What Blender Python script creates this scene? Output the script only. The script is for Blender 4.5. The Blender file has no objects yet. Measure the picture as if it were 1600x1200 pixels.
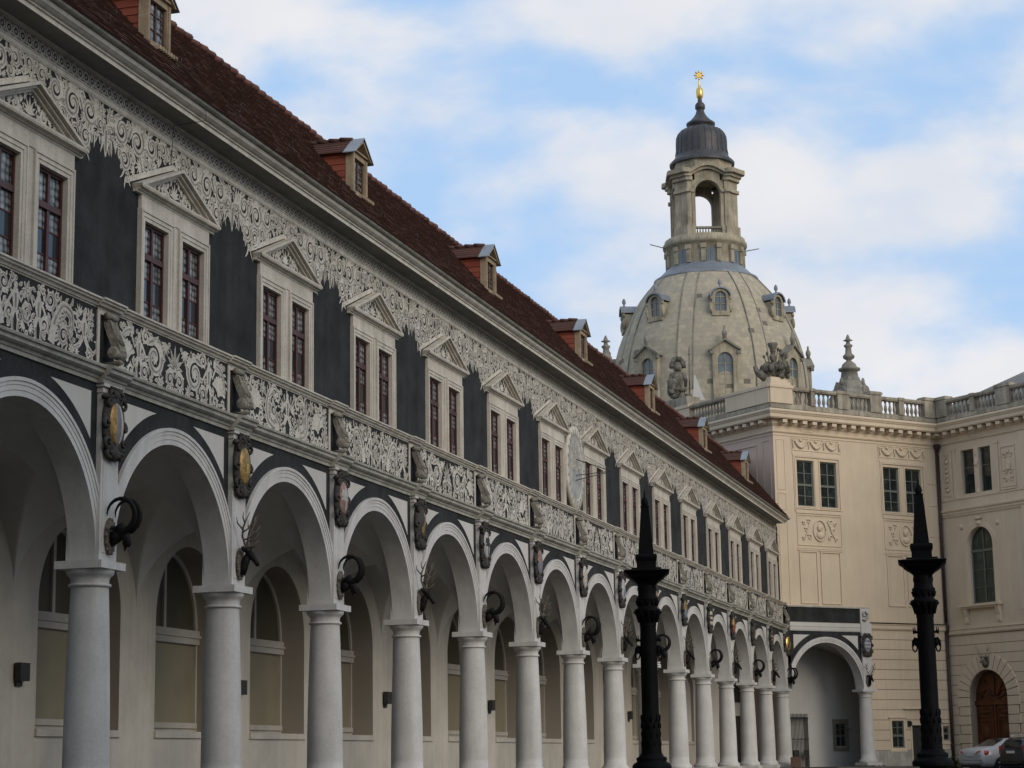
import bpy, math, random
from mathutils import Vector, Matrix
random.seed(7)
PI = math.pi
COL = bpy.context.scene.collection
SC = bpy.context.scene

# ------------------------------------------------------------------ camera, sky, sun, exposure
CAM_POS = (13.78738, -21.17353, 0.66)
YAW, PITCH, ROLL, FOC = 0.28422005, 0.18473676, -0.01573448, 3136.6077
def camera():
    f = Vector((-math.sin(YAW)*math.cos(PITCH), math.cos(YAW)*math.cos(PITCH), math.sin(PITCH)))
    r = Vector((math.cos(YAW), math.sin(YAW), 0)); u = r.cross(f)
    c, s = math.cos(ROLL), math.sin(ROLL)
    r2 = c*r + s*u; u2 = -s*r + c*u
    m = Matrix(((r2.x, u2.x, -f.x, CAM_POS[0]), (r2.y, u2.y, -f.y, CAM_POS[1]), (r2.z, u2.z, -f.z, CAM_POS[2]), (0, 0, 0, 1)))
    cd = bpy.data.cameras.new('camera'); cd.sensor_width = 36; cd.lens = FOC/1600*36
    cd.clip_start = 0.1; cd.clip_end = 3000
    co = bpy.data.objects.new('camera', cd); COL.objects.link(co); co.matrix_world = m
    SC.camera = co
camera()
SUN_AZ, SUN_EL = math.radians(-32), math.radians(22)      # azimuth of the sun seen from the court, counted from +X
SKY_STRENGTH = 0.125
CLOUD_OFF = (.35, 1.7, .5)
def world():
    w = bpy.data.worlds.new('World'); SC.world = w; w.use_nodes = True
    nt = w.node_tree; N = nt.nodes; L = nt.links
    bg = N['Background']; bg.inputs[1].default_value = SKY_STRENGTH
    sky = N.new('ShaderNodeTexSky'); sky.sky_type = 'NISHITA'; sky.sun_disc = False
    sky.sun_elevation = SUN_EL; sky.sun_rotation = PI/2 - SUN_AZ
    sky.air_density = 1.0; sky.dust_density = 1.5; sky.ozone_density = 1.6
    tc = N.new('ShaderNodeTexCoord')
    mp = N.new('ShaderNodeMapping'); mp.inputs['Scale'].default_value = (1.0, 1.0, 1.9); mp.inputs['Location'].default_value = CLOUD_OFF
    L.new(tc.outputs['Generated'], mp.inputs['Vector'])
    n1 = N.new('ShaderNodeTexNoise'); n1.inputs['Scale'].default_value = 7.5; n1.inputs['Detail'].default_value = 7; n1.inputs['Roughness'].default_value = .5; n1.inputs['Distortion'].default_value = .15
    L.new(mp.outputs[0], n1.inputs['Vector'])
    cr = N.new('ShaderNodeValToRGB'); cr.color_ramp.interpolation = 'EASE'
    cr.color_ramp.elements[0].position = .37; cr.color_ramp.elements[1].position = .60
    L.new(n1.outputs[0], cr.inputs[0])
    n2 = N.new('ShaderNodeTexNoise'); n2.inputs['Scale'].default_value = 9; n2.inputs['Detail'].default_value = 4
    L.new(mp.outputs[0], n2.inputs['Vector'])
    cc = N.new('ShaderNodeValToRGB')
    cc.color_ramp.elements[0].position = .3; cc.color_ramp.elements[0].color = (5.8, 6.1, 6.7, 1)
    cc.color_ramp.elements[1].position = .7; cc.color_ramp.elements[1].color = (6.9, 6.85, 7.0, 1)
    L.new(n2.outputs[0], cc.inputs[0])
    veil = N.new('ShaderNodeMix'); veil.data_type = 'RGBA'; veil.inputs['Factor'].default_value = .8
    veil.inputs['B'].default_value = (3.75, 5.5, 8.0, 1)
    L.new(sky.outputs[0], veil.inputs['A'])
    mx = N.new('ShaderNodeMix'); mx.data_type = 'RGBA'
    L.new(cr.outputs[0], mx.inputs['Factor']); L.new(veil.outputs['Result'], mx.inputs['A']); L.new(cc.outputs[0], mx.inputs['B'])
    L.new(mx.outputs['Result'], bg.inputs[0])
world()
def sun():
    l = bpy.data.lights.new('sun', 'SUN'); l.energy = 1.6; l.angle = math.radians(38); l.color = (1, .88, .72)
    o = bpy.data.objects.new('sun', l); COL.objects.link(o)
    d = Vector((math.cos(SUN_AZ)*math.cos(SUN_EL), math.sin(SUN_AZ)*math.cos(SUN_EL), math.sin(SUN_EL)))
    o.rotation_euler = d.to_track_quat('Z', 'Y').to_euler()
sun()
SC.view_settings.view_transform = 'Standard'; SC.view_settings.look = 'None'
SC.view_settings.exposure = 0.0; SC.view_settings.gamma = 1.0
SC.view_settings.use_curve_mapping = False

# ------------------------------------------------------------------ helpers
class MB:
    """collects polygons (with a material slot each) and links them as ONE mesh object"""
    def __init__(self, M=None):
        self.v = []; self.f = []; self.m = []; self.s = []; self.M = M
    def add(self, vs, fs, mi=0, smooth=False):
        b = len(self.v)
        if self.M is not None: vs = [tuple(self.M @ Vector(p)) for p in vs]
        self.v += [tuple(p) for p in vs]
        for f in fs:
            self.f.append(tuple(i+b for i in f)); self.m.append(mi); self.s.append(smooth)
    def box(self, x0, x1, y0, y1, z0, z1, mi=0):
        if x0 > x1: x0, x1 = x1, x0
        if y0 > y1: y0, y1 = y1, y0
        if z0 > z1: z0, z1 = z1, z0
        vs = [(x0,y0,z0),(x1,y0,z0),(x1,y1,z0),(x0,y1,z0),(x0,y0,z1),(x1,y0,z1),(x1,y1,z1),(x0,y1,z1)]
        self.add(vs, [(3,2,1,0),(4,5,6,7),(0,1,5,4),(1,2,6,5),(2,3,7,6),(3,0,4,7)], mi)
    def quad(self, a, b, c, d, mi=0): self.add([a,b,c,d], [(0,1,2,3)], mi)
    def extrude(self, prof, y0, y1, axis='y', mi=0, caps=True, smooth=False, sk0=0., sk1=0.):
        """prof: closed list of 2-D points; axis y: (x,z) along y; axis x: (y,z) along x; axis z: (x,y) along z"""
        n = len(prof)
        def P(a, b, t):
            return (a, t, b) if axis == 'y' else ((t, a, b) if axis == 'x' else (a, b, t))
        vs = [P(a, b, y0+sk0*a) for a, b in prof] + [P(a, b, y1+sk1*a) for a, b in prof]      # sk0, sk1 mitre the ends
        area = sum(prof[i][0]*prof[(i+1) % n][1]-prof[(i+1) % n][0]*prof[i][1] for i in range(n))
        flip = (area > 0) == (axis == 'y')
        fs = []
        for i in range(n):
            j = (i+1) % n
            q = (i, j, n+j, n+i); fs.append(q[::-1] if flip else q)
        self.add(vs, fs, mi, smooth)
        if caps:
            a = tuple(range(n)); b = tuple(range(n, 2*n))
            self.add(vs, [a if flip else a[::-1], b[::-1] if flip else b], mi)
    def lathe(self, prof, n=24, c=(0,0,0), ph=0, mi=0, smooth=True, arc=None, axis='z', sx=1.0, sy=1.0):
        """prof list of (r, z)"""
        full = arc is None
        cnt = n if full else n+1
        vs = []
        for r, z in prof:
            for k in range(cnt):
                a = ph + (2*PI*k/n if full else arc*k/n)
                p = (r*sx*math.cos(a), r*sy*math.sin(a), z)
                if axis == 'x': p = (z, p[0], p[1])
                elif axis == 'y': p = (p[0], z, p[1])
                vs.append((c[0]+p[0], c[1]+p[1], c[2]+p[2]))
        fs = []
        for i in range(len(prof)-1):
            for k in range(n):
                k2 = (k+1) % cnt
                q = (i*cnt+k, i*cnt+k2, (i+1)*cnt+k2, (i+1)*cnt+k)
                fs.append(q if axis != 'y' else q[::-1])
        self.add(vs, fs, mi, smooth)
        if full:
            for i, rev in ((0, True), (len(prof)-1, False)):
                if prof[i][0] > 1e-4:
                    f = tuple(range(i*cnt, i*cnt+cnt))
                    self.add(vs, [f[::-1] if rev != (axis == 'y') else f], mi)
    def tube(self, pts, rad, n=8, mi=0, smooth=True, up=(0,0,1)):
        """loft circles/ellipses along pts; rad: number, list of numbers or list of (side, up)"""
        pts = [Vector(p) for p in pts]; vs = []
        if not isinstance(rad, (list, tuple)): rad = [rad]*len(pts)
        prev = None
        for i, p in enumerate(pts):
            t = (pts[min(i+1, len(pts)-1)]-pts[max(i-1, 0)]).normalized()
            if prev is None:
                u0 = Vector(up)
                if abs(t.dot(u0)) > .95: u0 = Vector((1,0,0)) if abs(t.x) < .9 else Vector((0,1,0))
                a = t.cross(u0).normalized()
            else:
                a = (prev - t*prev.dot(t)).normalized()
            prev = a; b = a.cross(t).normalized()
            r = rad[i]; ra, rb = (r, r) if not isinstance(r, (list, tuple)) else r
            for k in range(n):
                g = 2*PI*k/n
                vs.append(p + a*(ra*math.cos(g)) + b*(rb*math.sin(g)))
        fs = []
        for i in range(len(pts)-1):
            for k in range(n):
                k2 = (k+1) % n
                fs.append((i*n+k, (i+1)*n+k, (i+1)*n+k2, i*n+k2))
        fs.append(tuple(range(n))); fs.append(tuple(range((len(pts)-1)*n, len(pts)*n))[::-1])
        self.add(vs, fs, mi, smooth)
    def blob(self, c, r, n=8, m=6, jit=0., rnd=None, mi=0):
        vs = [(c[0], c[1], c[2]-r[2])]; R = rnd or random
        for i in range(1, m):
            t = PI*i/m
            for k in range(n):
                g = 2*PI*k/n; q = 1+R.uniform(-jit, jit)
                vs.append((c[0]+q*r[0]*math.sin(t)*math.cos(g), c[1]+q*r[1]*math.sin(t)*math.sin(g), c[2]-q*r[2]*math.cos(t)))
        vs.append((c[0], c[1], c[2]+r[2])); fs = []
        for k in range(n):
            k2 = (k+1) % n
            fs.append((0, 1+k2, 1+k)); fs.append((len(vs)-1, 1+(m-2)*n+k, 1+(m-2)*n+k2))
            for i in range(m-2): fs.append((1+i*n+k, 1+i*n+k2, 1+(i+1)*n+k2, 1+(i+1)*n+k))
        self.add(vs, fs, mi, True)
    def build(self, name, mats, parent=None, loc=None):
        me = bpy.data.meshes.new(name); me.from_pydata(self.v, [], self.f)
        if not isinstance(mats, (list, tuple)): mats = [mats]
        for m in mats: me.materials.append(m)
        me.polygons.foreach_set('material_index', self.m)
        me.polygons.foreach_set('use_smooth', self.s)
        me.update()
        return link(name, me, parent, loc)
def link(name, data, parent=None, loc=None):
    o = bpy.data.objects.new(name, data); COL.objects.link(o)
    if parent: o.parent = parent
    if loc: o.location = loc
    return o
def tag(o, label, cat, group=None, kind=None):
    if label: o['label'] = label
    if cat: o['category'] = cat
    if group: o['group'] = group
    if kind: o['kind'] = kind
    return o
def thing(name, label, cat, loc=(0,0,0), rz=0., group=None):
    o = bpy.data.objects.new(name, None); COL.objects.link(o); o.location = loc; o.rotation_euler = (0,0,rz)
    return tag(o, label, cat, group)

def dup(o, parent=None, loc=None, label=None, rz=None):
    """a copy of an object with copies of its children, two levels down"""
    c = o.copy(); COL.objects.link(c)
    if parent is not None: c.parent = parent
    if loc is not None: c.location = loc
    if rz is not None: c.rotation_euler = (0,0,rz)
    if label: c['label'] = label
    for k in kids_of(o):
        d = k.copy(); COL.objects.link(d); d.parent = c
        for g in kids_of(k):
            e = g.copy(); COL.objects.link(e); e.parent = d
    return c
def kids_of(o): return list(o.children)

# ------------------------------------------------------------------ materials
def mat(name, col, rough=.85, var=.12, scale=1.2, streak=0., bump=0., bscale=60., metal=0., spec=.25, tint=None, grain=0.):
    m = bpy.data.materials.new(name); m.use_nodes = True
    nt = m.node_tree; N = nt.nodes; L = nt.links; B = N['Principled BSDF']
    B.inputs['Roughness'].default_value = rough; B.inputs['Metallic'].default_value = metal
    B.inputs['Specular IOR Level'].default_value = spec
    g = N.new('ShaderNodeNewGeometry')
    n1 = N.new('ShaderNodeTexNoise'); n1.inputs['Scale'].default_value = scale; n1.inputs['Detail'].default_value = 6; n1.inputs['Roughness'].default_value = .62
    L.new(g.outputs['Position'], n1.inputs['Vector'])
    r = N.new('ShaderNodeValToRGB'); e = r.color_ramp.elements
    t = tint or (1,1,1)
    e[0].position = .3; e[0].color = tuple(c*(1-var)*k for c, k in zip(col, t))+(1,)
    e[1].position = .7; e[1].color = tuple(min(1, c*(1+var)) for c in col)+(1,)
    L.new(n1.outputs[0], r.inputs[0]); out = r.outputs[0]
    def mul(fac, src):
        x = N.new('ShaderNodeMix'); x.data_type = 'RGBA'; x.blend_type = 'MULTIPLY'; x.inputs['Factor'].default_value = 1
        L.new(src, x.inputs['A']); L.new(fac, x.inputs['B']); return x.outputs['Result']
    if streak:
        mp = N.new('ShaderNodeMapping'); mp.inputs['Scale'].default_value = (3.2, 3.2, .22); L.new(g.outputs['Position'], mp.inputs['Vector'])
        n2 = N.new('ShaderNodeTexNoise'); n2.inputs['Scale'].default_value = 1.6; n2.inputs['Detail'].default_value = 5
        L.new(mp.outputs[0], n2.inputs['Vector'])
        r2 = N.new('ShaderNodeValToRGB'); r2.color_ramp.elements[0].position = .3; r2.color_ramp.elements[1].position = .62
        q = 1-streak; r2.color_ramp.elements[0].color = (q, q*.99, q*.97, 1); r2.color_ramp.elements[1].color = (1,1,1,1)
        L.new(n2.outputs[0], r2.inputs[0]); out = mul(r2.outputs[0], out)
    if grain:
        n4 = N.new('ShaderNodeTexNoise'); n4.inputs['Scale'].default_value = 22; n4.inputs['Detail'].default_value = 4
        L.new(g.outputs['Position'], n4.inputs['Vector'])
        r4 = N.new('ShaderNodeValToRGB'); r4.color_ramp.elements[0].position = .35; r4.color_ramp.elements[1].position = .6
        q = 1-grain; r4.color_ramp.elements[0].color = (q, q, q, 1); r4.color_ramp.elements[1].color = (1,1,1,1)
        L.new(n4.outputs[0], r4.inputs[0]); out = mul(r4.outputs[0], out)
    L.new(out, B.inputs['Base Color'])
    if bump:
        n3 = N.new('ShaderNodeTexNoise'); n3.inputs['Scale'].default_value = bscale; n3.inputs['Detail'].default_value = 4
        L.new(g.outputs['Position'], n3.inputs['Vector'])
        b = N.new('ShaderNodeBump'); b.inputs['Strength'].default_value = bump; b.inputs['Distance'].default_value = .02
        L.new(n3.outputs[0], b.inputs['Height']); L.new(b.outputs[0], B.inputs['Normal'])
    return m
def cell_mat(name, c1, c2, size, rough=.85, object_space=False, polar=0, joint=.0, stagger=True, var=.1, spec=.2, dark=0.):
    """blocks or tiles: a random tone per cell; size (along, row). polar: cells run round the z axis with that many per turn"""
    m = mat(name, c1, rough, var, 1.5, spec=spec); nt = m.node_tree; N = nt.nodes; L = nt.links; B = N['Principled BSDF']
    def math_(op, a, b=None):
        x = N.new('ShaderNodeMath'); x.operation = op
        for i, s in enumerate((a, b)):
            if s is None: continue
            if isinstance(s, (int, float)): x.inputs[i].default_value = s
            else: L.new(s, x.inputs[i])
        return x.outputs[0]
    src = N.new('ShaderNodeTexCoord').outputs['Object'] if object_space else N.new('ShaderNodeNewGeometry').outputs['Position']
    sp = N.new('ShaderNodeSeparateXYZ'); L.new(src, sp.inputs[0])
    if polar: u = math_('MULTIPLY', math_('ARCTAN2', sp.outputs[1], sp.outputs[0]), polar/(2*PI))
    else: u = math_('DIVIDE', math_('ADD', sp.outputs[1], math_('MULTIPLY', sp.outputs[0], .0)), size[0])
    v = math_('DIVIDE', sp.outputs[2], size[1]); fv = math_('FLOOR', v)
    if stagger: u = math_('ADD', u, math_('MULTIPLY', fv, .5))
    cb = N.new('ShaderNodeCombineXYZ'); L.new(math_('FLOOR', u), cb.inputs[0]); L.new(fv, cb.inputs[1])
    wn = N.new('ShaderNodeTexWhiteNoise'); wn.noise_dimensions = '2D'; L.new(cb.outputs[0], wn.inputs['Vector'])
    mx = N.new('ShaderNodeMix'); mx.data_type = 'RGBA'; mx.inputs['B'].default_value = tuple(c2)+(1,)
    old = B.inputs['Base Color'].links[0].from_socket
    L.new(math_('POWER', wn.outputs['Value'], 1.6), mx.inputs['Factor']); L.new(old, mx.inputs['A']); out = mx.outputs['Result']
    if joint:
        fu = math_('FRACT', u); fr = math_('FRACT', v)
        a = math_('MULTIPLY', math_('GREATER_THAN', fu, joint*.5), math_('GREATER_THAN', fr, joint))
        k = math_('ADD', math_('MULTIPLY', a, .35), .65)
        x = N.new('ShaderNodeMix'); x.data_type = 'RGBA'; x.blend_type = 'MULTIPLY'; x.inputs['Factor'].default_value = 1
        L.new(out, x.inputs['A']); L.new(k, x.inputs['B']); out = x.outputs['Result']
    if dark:      # a few old blackened blocks kept among the new ones
        k = math_('SUBTRACT', 1, math_('MULTIPLY', math_('GREATER_THAN', wn.outputs['Value'], 1-dark), .5))
        x = N.new('ShaderNodeMix'); x.data_type = 'RGBA'; x.blend_type = 'MULTIPLY'; x.inputs['Factor'].default_value = 1
        L.new(out, x.inputs['A']); L.new(k, x.inputs['B']); out = x.outputs['Result']
    L.new(out, B.inputs['Base Color'])
    return m
def glass_mat(name, dark, light, cell=14., rough=.08, lead=True, bump=.25):
    m = bpy.data.materials.new(name); m.use_nodes = True
    nt = m.node_tree; N = nt.nodes; L = nt.links; B = N['Principled BSDF']
    B.inputs['Roughness'].default_value = rough; B.inputs['Specular IOR Level'].default_value = .6
    g = N.new('ShaderNodeNewGeometry')
    v = N.new('ShaderNodeTexVoronoi'); v.inputs['Scale'].default_value = cell; v.inputs['Randomness'].default_value = .25 if lead else 1
    L.new(g.outputs['Position'], v.inputs['Vector'])
    r = N.new('ShaderNodeValToRGB'); e = r.color_ramp.elements
    e[0].position = .18; e[0].color = tuple(light)+(1,); e[1].position = .58; e[1].color = tuple(dark)+(1,)
    L.new(v.outputs['Distance'], r.inputs[0])
    n = N.new('ShaderNodeTexNoise'); n.inputs['Scale'].default_value = 1.3; L.new(g.outputs['Position'], n.inputs['Vector'])
    x = N.new('ShaderNodeMix'); x.data_type = 'RGBA'; x.inputs['A'].default_value = tuple(dark)+(1,)
    L.new(n.outputs[0], x.inputs['Factor']); L.new(r.outputs[0], x.inputs['B'])
    L.new(x.outputs['Result'], B.inputs['Base Color'])
    b = N.new('ShaderNodeBump'); b.inputs['Strength'].default_value = bump; b.inputs['Distance'].default_value = .02
    L.new(v.outputs['Distance'] if lead else n.outputs[0], b.inputs['Height']); L.new(b.outputs[0], B.inputs['Normal'])
    return m
M = {}
M['white_stone'] = mat('painted column stone', (.56,.55,.53), .85, .10, 1.7, .13, .08, 25, grain=.08)
M['white_plaster'] = mat('white plaster', (.53,.52,.49), .9, .07, .6, .05, .06, 20)
M['cream_stone'] = mat('cream frame stone', (.57,.535,.465), .85, .13, 2.0, .22, .2, 50, grain=.12)
M['grey_stone'] = mat('weathered cornice stone', (.44,.425,.38), .9, .2, 1.6, .28, .2, 40, tint=(.9,.95,.9), grain=.15)
M['sooty_stone'] = mat('sooty carved stone', (.29,.27,.225), .9, .4, 5, .4, .4, 30, grain=.35)
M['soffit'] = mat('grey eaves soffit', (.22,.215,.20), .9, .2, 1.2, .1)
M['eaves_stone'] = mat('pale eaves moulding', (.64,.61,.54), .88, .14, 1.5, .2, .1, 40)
M['dark_plaster'] = mat('dark sgraffito plaster', (.029,.0305,.032), .9, .48, 1.5, .22, .3, 60, grain=.12)
M['ornament'] = mat('scraped cream lime', (.62,.59,.52), .9, .12, 3, .18, .2, 60, grain=.2)
M['ornament_line'] = mat('scraped grey hatching', (.26,.25,.23), .9, .3, 8)
M['window_wood'] = mat('wine red window wood', (.060,.019,.017), .5, .25, 6, spec=.4)
M['leaded_glass'] = glass_mat('leaded crown glass', (.018,.020,.022), (.46,.50,.50), 9., .10)
M['clear_glass'] = glass_mat('clear glass', (.02,.024,.028), (.03,.035,.04), 3., .02, False, .01)
M['roof_tile'] = cell_mat('old brown red roof tile', (.100,.053,.043), (.080,.047,.039), (.17,.085), .95, var=.25, spec=.05)
M['ridge_tile'] = mat('red ridge tile', (.125,.056,.043), .85, .55, 3)
M['hung_tile'] = cell_mat('orange red hung tile', (.26,.075,.042), (.19,.05,.032), (.17,.13), .8, var=.2)
M['zinc'] = mat('grey blue zinc sheet', (.23,.26,.29), .45, .2, 2, metal=.3, spec=.4)
M['dormer_wood'] = mat('ochre grey dormer wood', (.33,.26,.175), .8, .25, 5, .25)
M['sash_dark'] = mat('brown sash', (.09,.045,.035), .6, .3, 6)
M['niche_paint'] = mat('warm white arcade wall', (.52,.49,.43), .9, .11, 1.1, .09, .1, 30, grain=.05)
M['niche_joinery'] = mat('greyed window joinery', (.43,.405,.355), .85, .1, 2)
M['niche_reveal'] = mat('taupe reveal', (.30,.27,.23), .9, .06, .7)  # one tone for all niche reveals, darker than the back wall
M['blind'] = glass_mat('beige blind behind glass', (.25,.225,.155), (.21,.185,.125), 1.5, .3, False, .03)
M['fan_glass'] = glass_mat('dim fanlight glass', (.08,.072,.05), (.055,.05,.04), 1.5, .3, False, .03)
for k in ('blind', 'fan_glass'): M[k].node_tree.nodes['Principled BSDF'].inputs['Specular IOR Level'].default_value = .2
M['dark_metal'] = mat('dark grey metal', (.045,.046,.043), .5, .2, 6, metal=.3)
M['head_iron'] = mat('black painted trophy', (.009,.0085,.0085), .6, .4, 9, spec=.15)
M['antler'] = mat('weathered antler', (.12,.10,.08), .7, .4, 9)
M['plaque'] = mat('carved plaque', (.12,.105,.085), .8, .75, 22, bump=.5, bscale=30)
M['cartouche'] = mat('sooty carved cartouche', (.045,.042,.038), .8, .6, 12, bump=.6, bscale=26)
M['gold'] = mat('gilding', (.36,.23,.075), .5, .5, 9, metal=.5, spec=.4, grain=.35)
M['gold_bright'] = mat('bright gilding', (.75,.50,.14), .3, .2, 8, metal=.8, spec=.5)
M['shield_blue'] = mat('grey blue enamel', (.15,.17,.21), .6, .2, 8)
M['shield_beige'] = mat('beige enamel', (.45,.38,.30), .6, .2, 8)
M['shield_pink'] = mat('pale red enamel', (.27,.17,.14), .7, .4, 10, grain=.3)
M['shield_white'] = mat('white enamel', (.40,.40,.385), .7, .3, 10, grain=.3)
M['shield_black'] = mat('black enamel', (.04,.04,.04), .6, .2, 8)
M['shield_red'] = mat('red enamel', (.25,.05,.03), .6, .2, 8)
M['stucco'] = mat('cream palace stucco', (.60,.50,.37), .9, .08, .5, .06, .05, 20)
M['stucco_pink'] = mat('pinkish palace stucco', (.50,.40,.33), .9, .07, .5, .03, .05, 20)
M['stucco_trim'] = mat('cream palace trim', (.61,.51,.38), .88, .07, .8, .05)
M['stucco_groove'] = mat('shaded joint', (.27,.215,.155), .9, .08, 2)
M['balustrade_stone'] = mat('lichened balustrade stone', (.37,.335,.265), .9, .35, 1.4, .38, .2, 30, grain=.2)
M['palace_glass'] = glass_mat('dark palace glass', (.014,.019,.018), (.045,.055,.05), 3., .06, False, .04)
M['green_glass'] = glass_mat('green curtained glass', (.020,.034,.027), (.05,.08,.06), 2., .06, False, .04)
M['palace_sash'] = mat('grey green sash', (.135,.145,.125), .6, .1, 6)
M['sandstone'] = cell_mat('church sandstone', (.375,.33,.245), (.305,.275,.215), (1,.62), .9, True, 88, .03, True, .22, dark=.02)
M['church_trim'] = mat('church trim stone', (.355,.31,.225), .9, .3, .6, .35, .1, 8)
M['church_grey'] = mat('weathered church stone', (.24,.225,.185), .9, .35, .5, .3)
M['lead'] = mat('lead sheet', (.20,.225,.25), .5, .15, .5, .2, metal=.2, spec=.4)
M['dark_lead'] = mat('dark lead cap', (.062,.060,.064), .5, .3, .6, .4, metal=.2, spec=.4)
M['church_glass'] = glass_mat('church window glass', (.10,.125,.14), (.16,.19,.21), 1., .1, False, .03)
M['bronze'] = mat('black bronze', (.003,.0032,.004), .6, .4, 6, .2, .2, 25, spec=.06)
M['door_wood'] = mat('varnished red brown door', (.105,.036,.013), .55, .35, 2.5, .3, spec=.3)
M['gravel'] = mat('courtyard gravel', (.055,.052,.047), .95, .25, .8, 0, .6, 25, grain=.3)
M['paving'] = mat('grey arcade paving', (.12,.115,.105), .9, .2, .8, 0, .2, 12)
M['leaf'] = mat('dull weed leaf', (.045,.060,.022), .8, .5, 6)
M['downpipe'] = mat('brown copper pipe', (.060,.034,.030), .5, .2, 4, metal=.2)
M['trophy_stone'] = mat('statue stone', (.19,.175,.14), .9, .55, 3.2, .4, .6, 9, grain=.35)
M['brown_box'] = mat('brown card', (.15,.095,.07), .8, .2, 5)
M['car_white'] = mat('silver white car paint', (.36,.37,.38), .25, .02, 1, spec=.5)
M['car_dark'] = mat('dark blue car paint', (.015,.017,.022), .22, .1, 1, spec=.5)
M['car_glass'] = mat('car glass', (.012,.013,.015), .08, .05, 1, spec=.6)
M['tyre'] = mat('tyre rubber', (.012,.012,.012), .9, .1, 4)
M['alloy'] = mat('alloy wheel', (.35,.35,.36), .35, .05, 4, metal=.7)
M['tail_red'] = mat('red lamp glass', (.35,.018,.02), .2, .1, 9, spec=.6)
M['plate'] = mat('number plate', (.6,.6,.58), .5, .03, 9)

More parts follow.
